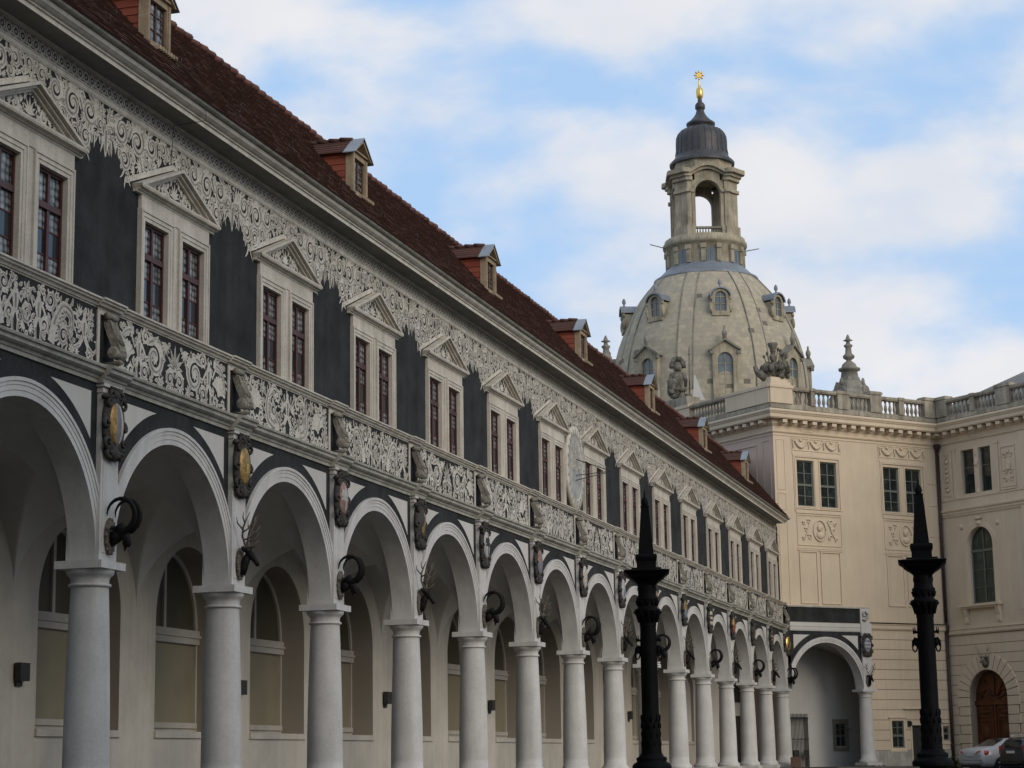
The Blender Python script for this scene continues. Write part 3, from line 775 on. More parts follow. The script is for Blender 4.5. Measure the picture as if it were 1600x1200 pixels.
# roof: rows of plain tiles, each row a strip tipped a little
EX, EZ, RX, RZ = .82, 10.86, -1.80, 13.86
def roof_end(t): return 65.75+t*3.3
def roof():
    n = 27; b = MB(); rnd = random.Random(4)
    dx, dz = (RX-EX)/n, (RZ-EZ)/n; L = math.hypot(dx, dz); nx, nz = dz/L, -dx/L
    tw = .17
    for i in range(n):
        y = Y0A; ye = roof_end((i+.5)/n); seg = 0
        x0, z0 = EX+dx*i, EZ+dz*i; x1, z1 = EX+dx*(i+1), EZ+dz*(i+1)
        off = tw*.5*(i % 2); y = Y0A-off; 
        vs = []; fs = []
        while y < ye:
            y2 = min(y+tw, ye); h = .028+rnd.uniform(-.006,.008); k = len(vs); g = .004
            A = (x0+nx*h, z0+nz*h); T = (x1+nx*.006, z1+nz*.006)
            vs += [(x0,y+g,z0-.0),(x0,y2-g,z0-.0),(A[0],y2-g,A[1]),(A[0],y+g,A[1]),(T[0],y2-g,T[1]),(T[0],y+g,T[1])]
            fs += [(k,k+1,k+2,k+3),(k+3,k+2,k+4,k+5)]
            y = y2
        b.add(vs, fs)
    b.quad((EX,Y0A,EZ-.01),(EX,roof_end(0),EZ-.01),(RX,roof_end(1),RZ-.01),(RX,Y0A,RZ-.01))
    b.quad((RX,Y0A,RZ-.01),(RX,roof_end(1),RZ-.01),(-4.4,roof_end(1)+3,EZ-.01),(-4.4,Y0A,EZ-.01))
    b.add([(EX,Y0A,EZ-.012),(RX,Y0A,RZ-.012),(-4.4,Y0A,EZ-.012)], [(0,1,2)])
    o = b.build('roof', M['roof_tile'], arc)
    c = MB(); y = Y0A
    while y < roof_end(1):
        t = rnd.uniform(-.015,.02); c.tube([(RX,y,RZ+.0+t),(RX,y+.36,RZ+.03+t)], [(.085,.07),(.10,.078)], 8); y += .34
    c.build('ridge_tile', M['ridge_tile'], o)
    for i in range(62):
        y = -3+i*1.13+rnd.uniform(-.2,.2); t = (.14, .30)[i % 2]+rnd.uniform(-.01,.01)
        if y > 65: break
        x, z = EX+(RX-EX)*t, EZ+(RZ-EZ)*t
        if i == 0:
            h = MB(); h.tube([(.0,0,.0),(.03,0,.01),(.035,0,.09)], .007, 5)
            hook = h.build('snow_hook', M['dark_metal'], o, (x+.02, y, z+.02))
        else:
            q = hook.copy(); COL.objects.link(q); q.location = (x+.02, y, z+.02)
roof()

def make_dormer():
    """front on x = 0, centre on y = 0"""
    zb, ze, za = 11.80, 12.66, 13.0; hw = .40; back = -1.25
    sl = (RZ-EZ)/(EX-RX)
    def rz(x): return EZ+(EX-x)*sl
    f = MB()
    f.box(-.14,.0,-hw-.02,-hw+.10,zb,ze); f.box(-.14,.0,hw-.10,hw+.02,zb,ze); f.box(-.14,.0,-hw+.10,hw-.10,ze-.11,ze); f.box(-.14,.0,-hw+.10,hw-.10,zb,zb+.05)
    f.box(.0,.02,-hw+.0,-hw+.075,zb+.02,ze-.03); f.box(.0,.02,hw-.075,hw,zb+.02,ze-.03)
    f.add([(-.10,-hw-.02,ze),(-.10,hw+.02,ze),(-.10,0,za-.03)], [(0,1,2)])
    for q in (-1, 1):
        f.add([(.08,q*(hw+.10),ze-.04),(.08,0,za-.015),(.08,0,za-.085),(.08,q*(hw+.03),ze-.04),(-.10,q*(hw+.10),ze-.04),(-.10,0,za-.015),(-.10,0,za-.085),(-.10,q*(hw+.03),ze-.04)], [(0,1,2,3),(2,3,7,6),(0,3,7,4)])
    f.box(-.1,.05,-hw-.02,hw+.02,ze-.0,ze+.03)
    f.box(-.05,.07,-hw+.0,hw+.0,zb-.06,zb+.02)
    o = f.build('dormer', M['dormer_wood'], arc)
    for q in (-1, 1):   # tile hung cheeks in stepped courses
        b = MB(); z = ze
        while z > zb:
            zl = max(zb, z-.135); xb = EX-(z-EZ)/sl; xb2 = EX-(zl-EZ)/sl; off = .014
            b.add([(-.15,q*(hw+.004),z),(xb-.1,q*(hw+.004),z),(xb2-.1,q*(hw+.004+off),zl),(-.15,q*(hw+.004+off),zl),(-.15,q*hw,zl),(xb2-.1,q*hw,zl)], [(0,1,2,3),(3,2,5,4)])
            z = zl
        b.build('dormer_cheek', M['hung_tile'], o)
    s = MB(); s.box(-.08,-.045,-hw+.10,-hw+.14,zb+.05,ze-.11); s.box(-.08,-.045,hw-.14,hw-.10,zb+.05,ze-.11); s.box(-.08,-.045,-.02,.02,zb+.05,ze-.11)
    for z in (12.1, 12.35): s.box(-.075,-.05,-hw+.14,hw-.14,z-.01,z+.01)
    s.build('dormer_sash', M['sash_dark'], o)
    g = MB(); g.box(-.09,-.065,-hw+.10,hw-.10,zb+.05,ze-.11); g.build('dormer_pane', M['leaded_glass'], o)
    ro = MB()
    for q in (-1, 1):
        n = 5
        for i in range(n):        # tiled saddle roof running back into the slope
            t0, t1 = i/n, (i+1)/n
            y0, z0 = q*(hw+.11)*(1-t0), ze-.045+(za-ze+.045)*t0; y1, z1 = q*(hw+.11)*(1-t1), ze-.045+(za-ze+.045)*t1
            xb0, xb1 = EX-(z0-EZ)/sl-.15, EX-(z1-EZ)/sl-.15
            ro.add([(-.15,y0,z0+.02),(xb0,y0,z0+.02),(xb1,y1,z1),(-.15,y1,z1),(-.15,y0,z0-.012),(xb0,y0,z0-.012)], [(0,1,2,3),(0,1,5,4)])
    x = -.15
    while x > EX-(za-EZ)/sl: ro.tube([(x,0,za+.0),(x-.26,0,za+.02)], [(.075,.05),(.085,.06)], 7); x -= .24
    ro.build('dormer_roof', M['roof_tile'], o)
    cp = MB()
    for q in (-1, 1):
        cp.add([(.11,q*(hw+.13),ze-.055),(-.16,q*(hw+.13),ze-.055),(-.16,0,za+.02),(.11,0,za+.02),(.11,q*(hw+.13),ze-.075),(-.16,q*(hw+.13),ze-.075),(.11,0,za-.005)], [(0,1,2,3),(0,1,5,4),(0,4,6,3)])
    cp.build('dormer_verge', M['zinc'], o)
    fl = MB()
    for i in range(7): fl.box(.10,.20,-.33+i*.095,-.27+i*.095,zb-.125,zb-.06)
    fl.build('dormer_apron', M['dormer_wood'], o)
    return o
copies(make_dormer(), list(range(0, 8)), lambda n: 9*n-2.67)

# inside the arcade: back wall with niches, groin vault
BX = -3.84; ND = .62
def make_niche(door=False):
    """one bay of the back wall; niche 3.04 wide with a round head"""
    hw = 1.52; sp, r = 3.45, 1.52; z0 = 1.29; n = 24
    cy = .10
    b = MB()
    b.box(BX-.8, BX, -2.25, cy-hw, .14, 5.6); b.box(BX-.8, BX, cy+hw, 2.25, .14, 5.6); b.box(BX-.8, BX, cy-hw, cy+hw, .14, z0)
    P = [(cy+r*math.cos(PI*i/n), sp+r*math.sin(PI*i/n)) for i in range(n+1)]
    vs = []
    for y, z in P: vs += [(BX, y, z), (BX, y, 5.6)]
    b.add(vs, [(2*i, 2*i+1, 2*i+3, 2*i+2) for i in range(n)])
    vs = []
    for y, z in P: vs += [(BX, y, z), (BX-ND, y, z)]
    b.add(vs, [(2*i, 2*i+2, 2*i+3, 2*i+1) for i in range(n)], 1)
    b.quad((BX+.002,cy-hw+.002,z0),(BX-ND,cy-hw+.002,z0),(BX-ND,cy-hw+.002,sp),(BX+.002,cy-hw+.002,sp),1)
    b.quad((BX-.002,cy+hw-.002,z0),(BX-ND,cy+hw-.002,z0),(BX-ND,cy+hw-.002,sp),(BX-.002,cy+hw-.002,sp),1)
    o = b.build('back_wall', [M['niche_paint'], M['niche_reveal']], arc)
    s = MB(); s.box(BX-.3, BX+.05, cy-hw-.02, cy+hw+.02, z0-.12, z0+.004); s.build('niche_sill', M['niche_paint'], o)
    f = MB(); X0, X1 = BX-ND, BX-ND+.07; w = .07
    f.box(X0,X1,cy-hw+.004,cy-hw+w,z0,sp); f.box(X0,X1,cy+hw-w,cy+hw-.004,z0,sp)
    f.box(X0,X1+.05,cy-hw+.004,cy+hw-.004,3.09,3.38); f.box(X0,X1+.09,cy-hw+.004,cy+hw-.004,3.22,3.27)
    f.box(X0,X1,cy-hw+w,cy+hw-w,z0+.005,z0+.09); f.box(X0,X1+.05,cy-hw+w,cy+hw-w,z0+.09,z0+.20)
    f.box(X0,X1,cy-.05,cy+.05,3.38,sp+r-.08)
    ri, ro_ = r-.09, r-.004
    vs = []
    for i in range(n+1):
        a = PI*i/n; vs += [(X1, cy+ri*math.cos(a), sp+ri*math.sin(a)), (X1, cy+ro_*math.cos(a), sp+ro_*math.sin(a)), (X0, cy+ri*math.cos(a), sp+ri*math.sin(a))]
    f.add(vs, [(3*i, 3*i+1, 3*i+4, 3*i+3) for i in range(n)]+[(3*i, 3*i+3, 3*i+5, 3*i+2) for i in range(n)])
    f.build('niche_frame', M['niche_joinery'], o)
    g = MB(); g.box(X0-.02,X0+.02,cy-hw+.01,cy+hw-.01,z0+.2,3.1); g.build('blind_pane', M['blind'], o)
    g = MB(); vs = [(X0+.021, cy+(r-.02)*math.cos(PI*i/n), sp+(r-.02)*math.sin(PI*i/n)) for i in range(n+1)]+[(X0+.021, cy-hw+.02, 3.36),(X0+.021, cy+hw-.02, 3.36)]
    g.add(vs, [tuple(range(n+3))]); g.build('fanlight_pane', M['fan_glass'], o)
    return o
copies(make_niche(), ALLB)
def make_vault():
    x0, x1 = BX, -.21; xc = (x0+x1)/2; a = (x1-x0)/2; nx, ny = 64, 84
    b = MB(); vs = []; h = 1.99
    for i in range(nx+1):
        x = xc-a*math.cos(PI*i/nx)
        for j in range(ny+1):
            y = -2.25*math.cos(PI*j/ny)
            zA = 3.5+h*math.sqrt(max(0, 1-((x-xc)/a)**2)); zB = 3.5+h*math.sqrt(max(0, 1-(y/2.25)**2))
            vs.append((x, y, max(zA, zB)+.0))
    b.add(vs, [(i*(ny+1)+j, i*(ny+1)+j+1, (i+1)*(ny+1)+j+1, (i+1)*(ny+1)+j) for i in range(nx) for j in range(ny)], 0, False)
    b.box(-4.4,-.25,-2.25,2.25,5.62,5.9)
    return b.build('groin_vault', M['white_plaster'], arc)
copies(make_vault(), ALLB)
def wing_shell():
    b = MB(); b.box(-4.4,-3.9,Y0A,67.3,5.9,10.8); b.build('rear_wall', M['white_plaster'], arc)
    b = MB(); b.box(-4.4,.08,66.86,66.98,7.29,10.6); b.box(-.2,.13,66.855,66.99,7.29,10.6); b.build('end_wall', M['dark_plaster'], arc)
    b = MB(); b.box(-3.9,.0,Y0A,Y0A+.1,5.9,10.8); b.build('near_end_wall', M['white_plaster'], arc)
wing_shell()

def lightning_cable():
    b = MB(); x0, x1 = EX, RX; y = 6.55
    b.tube([(RX+.02,y,RZ+.12),(EX+.02,y+.02,EZ+.10),(.74,y+.02,10.90),(.72,y+.03,10.62),(.16,y+.05,10.60),(.14,y+.06,10.30),(.12,y+.05,10.0)], .006, 5)
    o = b.build('lightning_cable', M['dark_metal'], arc)
lightning_cable()

# ------------------------------------------------------------------ coats of arms on the piers
def scrollwork(mb, sc=1.0, crown=True):
    for q in (-1, 1):
        for (y, z, r, h, a) in ((.20,.30,.10,1,.5),(.24,-.02,.075,-1,2.5),(.20,-.28,.095,1,3.5),(.13,-.44,.07,-1,1.),(.13,.43,.07,1,2.)):
            pts = []; n = 12
            for i in range(n+1):
                t = i/n; k = r*(1-.75*t); g = a+h*t*PI*2.4; pts.append((.05+.06*t, q*(y+k*math.cos(g))*sc, z+k*math.sin(g)))
            mb.tube(pts, [.042*(1-.5*i/n) for i in range(n+1)], 6)
    mb.blob((.03,0,.42),(.09,.13,.10),10,6,.15); mb.blob((.05,0,-.42),(.10,.12,.12),10,6,.2)
    mb.lathe([(.0,.0),(.27*sc,.0),(.30*sc,.03),(.27*sc,.08),(.22*sc,.09)], 20, (0,0,0), axis='x', sx=.92, sy=1.42)
    if crown:
        for i in range(5): mb.tube([(.06,(i-2)*.055*sc,.44),(.09,(i-2)*.075*sc,.53)], [.026,.02], 5)
    for q in (-1, 1): mb.tube([(.06,q*.05,-.40),(.09,q*.11,-.47),(.06,q*.18,-.42)], [.05,.04,.02], 6)
def oval_shield(mb, pick, ny=12, nz=16, hw=.195, hh=.31, x0=.085, d=.055):
    """bulging oval; pick(u, v) gives the colour slot of a cell, u and v from -1 to 1"""
    V = {}
    for i in range(ny+1):
        for j in range(nz+1):
            v = -1+2*j/nz; w = math.sqrt(max(0, 1-v*v)); u = (-1+2*i/ny)
            y = u*w; rr = min(1, y*y+v*v); V[i, j] = (x0+d*math.sqrt(max(0, 1-rr))+.005, y*hw, v*hh)
    for i in range(ny):
        for j in range(nz):
            u = -1+2*(i+.5)/ny; v = -1+2*(j+.5)/nz
            mb.add([V[i,j], V[i+1,j], V[i+1,j+1], V[i,j+1]], [(0,1,2,3)], pick(u, v), True)
def arms(kind):
    S = M
    stripes = lambda u, v: 0 if u < -.4 else (1 if u < .35 else 2)
    plain = lambda u, v: 0
    eagle = lambda u, v: 1 if (abs(u) < .22 and abs(v) < .75) or (abs(v-.15) < .3 and abs(u) < .8 and abs(v-.1) > abs(u)*.25-.12) else 0
    quart = lambda u, v: (0 if (u < 0) == (v < 0) else 1)
    bars = lambda u, v: int((v+1)*3.5) % 2
    lion = lambda u, v: 1 if abs(u-.35*math.sin(v*3.5)) < .28 and abs(v) < .8 else 0
    return [
        (stripes, ('gold','shield_blue','shield_beige')), (lambda u, v: 1 if (u-.1)**2+(v+.1)**2 < .08 else 0, ('gold','gold_bright')), (lambda u, v: 1-eagle(u, v), ('shield_white','shield_pink')),
        (lion, ('shield_black','gold')), (lambda u, v: eagle(u, v), ('shield_white','shield_black')), (quart, ('shield_blue','shield_pink')),
        (bars, ('shield_beige','shield_white')), (lambda u, v: lion(u, v), ('shield_white','shield_blue')), (lion, ('shield_pink','gold')),
        (lambda u, v: 0 if v > 0 else 1, ('gold','shield_blue')), (bars, ('shield_black','shield_beige')), (quart, ('shield_red','gold')),
        (lion, ('shield_black','gold')), (bars, ('gold','shield_black')), (lion, ('gold_bright','shield_black')), (lambda u, v: bars(u, v), ('shield_white','shield_blue'))][kind]
ARMS_LABEL = ['oval shield in gold, blue and beige stripes','plain gold oval shield','pale red shield with white eagle','black shield with gold lion','white shield with black eagle','quartered blue and pale red shield','beige and white barred shield','white shield with blue lion','pale red shield with gold lion','shield gold above and blue below','black and beige barred shield','quartered red and gold shield','dark shield with gold charge','gold and black barred shield','bright gold shield with black charge','white and blue barred shield']
def make_arms(k, par, loc, rz=0.):
    if not hasattr(make_arms, 'p'):
        s = MB(); scrollwork(s, 1.12); o = s.build('coat_of_arms', M['cartouche'], par); make_arms.p = o.data
    else: o = link('coat_of_arms', make_arms.p, par)
    o.location = loc; o.rotation_euler = (0, 0, rz); o['label'] = 'carved cartouche holding a '+ARMS_LABEL[k]
    f, ms = arms(k); b = MB(); oval_shield(b, f); b.build('shield', [M[m] for m in ms], o)
    return o
for n in range(1, 16): make_arms(n-1, arc, (.275, BAY*n+(.0 if n < 15 else -.0), 5.47), 0 if n < 15 else -.35)

# ------------------------------------------------------------------ hunting trophies (hang on the piers: things of their own)
def plaque_mesh():
    b = MB(); b.lathe([(.0,.0),(.13,.0),(.15,.015),(.14,.04),(.10,.05),(.0,.055)], 18, (0,0,0), axis='x', sx=1.0, sy=1.75)
    for k in range(14):
        a = 2*PI*k/14; b.blob((.03,.135*math.cos(a),.235*math.sin(a)),(.025,.028,.028),6,4)
    return b
def goat_head():
    b = MB()
    b.tube([(.03,0,-.04),(.11,0,-.01),(.18,0,.04)], [(.085,.11),(.08,.10),(.075,.09)], 12)
    b.tube([(.11,0,.09),(.17,0,.10),(.23,0,.04),(.28,0,-.05),(.305,0,-.13),(.31,0,-.16)], [(.05,.05),(.095,.10),(.082,.085),(.062,.062),(.050,.045),(.025,.02)], 12, up=(0,0,1))
    b.tube([(.24,0,-.08),(.26,0,-.16),(.25,0,-.22)], [.03,.022,.004], 6)
    for q in (-1, 1):
        b.tube([(.15,q*.07,.10),(.12,q*.14,.10),(.11,q*.19,.07)], [(.02,.03),(.018,.035),(.004,.006)], 6)
        b.blob((.22,q*.07,.07),(.018,.016,.018),6,4)
    return b
def goat_horns(q):
    b = MB(); pts = []; rad = []; n = 26
    for i in range(n+1):
        t = i/n; a = -.52*PI+1.56*PI*t          # a wide arc out from the wall, up and back over
        R = .235-.055*t; x = .215+R*math.cos(a); z = .295+R*math.sin(a)*1.06
        pts.append((x, q*(.055+.065*t), z)); k = .043*(1-t)**.6+.004
        rad.append((k*.8, k*(1+.12*(i % 2))))
    b.tube(pts, rad, 8); return b
def stag_head():
    b = MB()
    b.tube([(.02,0,-.14),(.07,0,-.06),(.11,0,.04),(.15,0,.13)], [(.075,.10),(.07,.085),(.06,.07),(.052,.06)], 12)
    b.tube([(.12,0,.17),(.17,0,.17),(.225,0,.115),(.275,0,.045),(.315,0,-.02),(.325,0,-.045)], [(.04,.045),(.066,.072),(.056,.060),(.042,.042),(.038,.036),(.02,.018)], 12)
    for q in (-1, 1):
        b.tube([(.14,q*.055,.19),(.11,q*.13,.24),(.10,q*.18,.25)], [(.02,.03),(.02,.045),(.004,.006)], 6)
        b.blob((.205,q*.052,.155),(.016,.013,.016),6,4)
    return b
def antler(q, grow=1.0):
    b = MB(); P = lambda x, y, z: (x-.06, q*y*.80, .21+(z-.27)*1.08)
    b.tube([P(.22,.04,.27),P(.19,.10,.36),P(.17,.19,.47),P(.20,.25,.60),P(.26,.27,.72),P(.31,.25,.82)], [.020,.019,.018,.016,.013,.005], 7)
    for a, c, d in (((.215,.06,.30),(.32,.07,.33),(.40,.05,.42)),((.18,.14,.42),(.29,.16,.45),(.36,.15,.55)),((.18,.22,.53),(.28,.26,.57),(.34,.27,.66)),((.23,.26,.66),(.22,.34,.74),(.24,.37,.82)),((.19,.24,.57),(.12,.31,.66),(.11,.33,.75))):
        b.tube([P(*a),P(*c),P(*d)], [.015,.012,.004], 6)
    return b
ORD = ['first','second','third','fourth','fifth','sixth','seventh','eighth']
def make_goat(label):
    t = thing('ibex_trophy', label, 'animal trophy', group='ibex heads along the arcade piers')
    goat_head().build('head', M['head_iron'], t); plaque_mesh().build('plaque', M['plaque'], t)
    for q in (-1, 1): goat_horns(q).build('horn', M['head_iron'], t)
    return t
def make_stag(label, hm='head_iron', am='antler', grp='stag heads along the arcade piers'):
    t = thing('stag_trophy', label, 'animal trophy', group=grp)
    stag_head().build('head', M[hm], t); plaque_mesh().build('plaque', M['plaque'], t)
    for q in (-1, 1): antler(q).build('antler', M[am], t)
    return t
g0 = s0 = None; ng = ns = 0; rt = random.Random(11)
for n in range(1, 16):
    loc = (.28, BAY*n, 3.86)
    if n % 2:
        lab = ['black ibex head with ringed curved horns, first and largest on the near arcade pier', 'black ibex head on the third pier, below the pale red eagle shield',
               'black ibex head on the fifth pier, below the white shield with black eagle','black ibex head on the seventh pier, third arch left of the near black column',
               'black ibex head just right of the near black column, half hidden by it','black ibex head second right of the near black column, under the dark barred shield',
               'black ibex head third to the right of the near black column, near the arcade end','black ibex head on the corner pier where the side arch begins'][ng]
        if g0 is None: o = g0 = make_goat(lab)
        else: o = dup(g0, None, None, lab)
        ng += 1
    else:
        lab = ['dark stag head with pale antlers on the second pier, under the plain gold shield','dark stag head on the fourth pier, under the black and gold shield',
               'dark stag head on the sixth pier, under the quartered blue and pale red shield','dark stag head just left of the near black column',
               'dark stag head first to the right of the near black column','dark stag head second to the right of the near black column','dark stag head on the last pier before the arcade corner'][ns]
        if s0 is None: o = s0 = make_stag(lab)
        else: o = dup(s0, None, None, lab)
        ns += 1
    o.location = loc; o.rotation_euler = (0, 0, rt.uniform(-.08, .08)-(.5 if n == 15 else 0))
    sc = rt.uniform(.98, 1.06); o.scale = (sc, sc, sc)

# wall lamps, sundial, card box
def wall_lamp(loc, label):
    t = thing('wall_lamp', label, 'lamp', loc, 0, 'box lamps on the arcade back wall')
    b = MB(); b.box(.04,.15,-.155,.155,.0,.29); b.box(.035,.155,-.16,.16,.29,.302); b.build('lamp_box', M['dark_metal'], t)
    b = MB(); b.box(.0,.04,-.10,.10,-.09,.24); b.build('wall_bracket', M['dark_metal'], t)
    return t
lamp0 = None
for i, n in enumerate((2, 4, 6, 8, 10, 12)):
    lab = ['dark box lamp at the left edge on the arcade back wall','dark box lamp peeping out right of the second round column','dark box lamp beside the fourth round column','dark box lamp beside the fifth round column','dark box lamp hidden behind the seventh round column','dark box lamp left of the near black column'][i]
    loc = (BX, BAY*n+.2, 2.08)
    if lamp0 is None: lamp0 = wall_lamp(loc, lab)
    else: dup(lamp0, None, loc, lab)
def sundial():
    t = thing('sundial', 'tall oval painted sundial with pointer rods between two arcade windows', 'sundial', (WX, 31.40, 8.44))
    b = MB(); b.lathe([(.0,.0),(.93,.0),(.96,.05),(.96,.125),(.74,.13),(.735,.115),(.0,.115)], 40, axis='x', sx=1, sy=1.2); b.build('dial_plate', M['ornament'], t)
    f = MB(); n = 36
    f.add([(.1165,.73*math.cos(2*PI*k/n)*1.0,.73*1.2*math.sin(2*PI*k/n)) for k in range(n)], [tuple(range(n))]); f.build('dial_field', M['sundial_paint'], t)
    o = Orn(-.62,.62,-.78,.78, lambda a, z: (a/.60)**2+(z/.78)**2 < 1 and z > -.1, 77); o.fill((.14,.1,.07,.05,.035), 500)
    r = MB(); o.put(r, .1175); 
    vs = []; n = 192; R1 = lambda k: .90 if k % 8 < 2 else .775
    for k in range(n):
        a = 2*PI*k/n; vs += [(.1345, .76*math.cos(a), .76*1.2*math.sin(a)), (.1345, R1(k)*math.cos(a), R1(k)*1.2*math.sin(a))]
    hm = MB(); hm.add(vs, [(2*k, 2*k+1, (2*k+3) % (2*n), (2*k+2) % (2*n)) for k in range(n)]); hm.build('hour_ring', M['ornament_line'], t)
    r.build('painted_scrolls', [M['ornament'], M['ornament_line']], t)
    g = MB(); g.tube([(.10,0,.25),(1.05,.25,-.10)], .014, 6); g.tube([(.10,-.05,-.35),(1.0,.25,-.12)], .012, 6); g.tube([(.10,.0,-.20),(1.05,.25,-.10)], .012, 6); g.build('pointer_rod', M['dark_metal'], t)
M['sundial_paint'] = mat('sundial grey field', (.34,.35,.33), .85, .35, 2.2)
sundial()
def card_box():
    b = MB(); b.box(-.2,.2,-.22,.22,0,.42); b.box(-.205,.205,-.02,.02,.40,.425); b.box(-.21,.21,-.225,.225,.32,.34)
    o = b.build('crate', M['brown_box'], None, (.62,66.55,.14)); tag(o, 'small brown crate standing before the last round column', 'crate')
card_box()

# ------------------------------------------------------------------ frames of the palace walls: x out of the wall, y along it
R_ = lambda a: Matrix.Rotation(math.radians(a), 4, 'Z')
DV = Vector((math.cos(math.radians(48)), math.sin(math.radians(48)), 0)); NV = Vector((math.sin(math.radians(48)), -math.cos(math.radians(48)), 0))
P0 = Vector((.1, 67.5, 0)); J0 = P0-.1*NV; IC = J0+9.95*DV
F_WING = Matrix.Translation(P0) @ R_(-42); F_FRONT = Matrix.Translation(J0) @ R_(-42); F_RIGHT = Matrix.Translation(IC) @ R_(228); F_SIDE = Matrix.Translation(J0) @ R_(228)

# side arch of the arcade wing, standing before the palace
def wing_arch():
    cy = 2.345; T = F_WING @ Matrix.Translation((0, cy, 0)); r = 2.05
    b = MB(T); arch_wall(b, .16, -.35, 6.05, r, r); o = b.build('side_arch', [M['dark_plaster'], M['white_stone']], arc)
    b = MB(T); archivolt(b, .16, r, [(r,r+.08,.03),(r+.088,r+.15,.04),(r+.157,r+.25,.055)]); b.build('archivolt', M['white_stone'], o)
    for q in (-1, 1): b = MB(T); spandrels(b, .1645, r, 5.88, r+.50, (q,)); b.build('spandrel_panel', M['white_plaster'], o)
    b = MB(F_WING)
    b.extrude([(-.3,6.05),(.17,6.05),(.19,6.10),(.20,6.20),(.17,6.215),(.175,6.235),(.20,6.25),(.20,6.42),(.22,6.44),(-.3,6.46)], .30, 4.42); b.build('side_string', M['white_plaster'], o)
    b = MB(F_WING); b.box(-.3,.15,.22,4.42,6.46,7.10); b.build('side_parapet', M['dark_plaster'], o)
    b = MB(F_WING); b.box(-.3,.19,.22,4.95,7.10,7.165); b.build('parapet_cap', M['grey_stone'], o)
    T2 = F_WING @ Matrix.Translation((0, 4.64, 0))
    b = MB(T2); column_mesh(b); c = b.build('column', M['white_stone'], arc)
    b = MB(T2); b.box(-.42,.42,-.42,.42,.14,.27); b.build('base', M['white_stone'], c)
    b = MB(T2); b.lathe([(.270,3.185),(.272,3.25),(.285,3.28),(.31,3.305),(.335,3.33),(.345,3.36),(.345,3.392)], 32); b.box(-.368,.368,-.45,.40,3.39,3.50); b.build('capital', M['white_stone'], c)
    b = MB(T2); b.box(-.3,.22,-.25,.30,3.5,5.98); b.box(-.3,.26,-.28,.33,5.98,6.45); b.box(-.3,.20,-.25,.28,6.45,7.10); b.build('pier', M['white_stone'], arc)
    b = MB(T2)
    b.tube([(.24,-.16,6.62),(.27,-.02,6.58),(.29,.1,6.7),(.27,.14,6.85),(.25,.02,6.98),(.24,-.14,6.92),(.24,-.12,6.78),(.24,0,6.76)], [.05,.06,.06,.05,.05,.04,.04,.03], 7); b.build('console', M['grey_stone'], arc)
    b = MB(F_WING); b.box(-3.2,2.7,.5,5.2,-.2,.10); b.build('side_arch_floor', M['paving'], arc)
wing_arch()
a15 = make_arms(15, arc, tuple(P0+4.64*DV+.23*NV+Vector((0,0,5.47))), math.radians(-42))
o = dup(s0, None, tuple(P0+4.66*DV+.23*NV+Vector((0,0,3.86))), 'dark stag head with thin antlers on the pier right of the side arch', rz=math.radians(-42))

# ------------------------------------------------------------------ the palace behind the court
pal = thing('palace', 'cream palace with balustraded roof, tall paired windows and rusticated ground floor', 'palace')
def wall_holes(mb, y0, y1, z0, z1, holes, x=0., depth=.22, mi=0, rm=0):
    """front face of a wall with rectangular openings (a, b, c, d) and their reveals"""
    ys = sorted({y0, y1}|{h[0] for h in holes}|{h[1] for h in holes}); zs = sorted({z0, z1}|{h[2] for h in holes}|{h[3] for h in holes})
    for i in range(len(ys)-1):
        for j in range(len(zs)-1):
            cy, cz = (ys[i]+ys[i+1])/2, (zs[j]+zs[j+1])/2
            if any(h[0] < cy < h[1] and h[2] < cz < h[3] for h in holes): continue
            mb.add([(x,ys[i],zs[j]),(x,ys[i+1],zs[j]),(x,ys[i+1],zs[j+1]),(x,ys[i],zs[j+1])], [(0,1,2,3)], mi)
    for a, b, c, d in holes:
        X = x-depth
        mb.add([(x,a,c),(x,b,c),(x,b,d),(x,a,d),(X,a,c),(X,b,c),(X,b,d),(X,a,d)], [(0,1,5,4),(1,2,6,5),(2,3,7,6),(3,0,4,7)], rm)
def rect_frame(mb, y0, y1, z0, z1, w, x0, x1, mi=0):
    mb.box(x0,x1,y0,y0+w,z0,z1,mi); mb.box(x0,x1,y1-w,y1,z0,z1,mi); mb.box(x0,x1,y0+w,y1-w,z0,z0+w,mi); mb.box(x0,x1,y0+w,y1-w,z1-w,z1,mi)
def courses(mb, y0, y1, z0, z1, step, gap, holes, x0, x1, rnd=None):
    z = z0
    while z < z1-.05:
        zt = min(z+step-gap, z1)
        segs = [(y0, y1)]
        for a, b, c, d in holes:
            if c < zt and d > z:
                ns = []
                for s, e in segs:
                    if b <= s or a >= e: ns.append((s, e)); continue
                    if a > s: ns.append((s, a))
                    if b < e: ns.append((b, e))
                segs = ns
        for s, e in segs:
            if e-s > .02: mb.box(x0, x1, s, e, z, zt)
        for a, b, c, d in holes:            # what is left of the course above and below an opening
            a2, b2 = max(a, y0), min(b, y1)
            if c < zt and d > z and b2 > a2:
                if zt-d > .015: mb.box(x0, x1, a2, b2, d, zt)
                if c-z > .015: mb.box(x0, x1, a2, b2, z, c)
        z += step
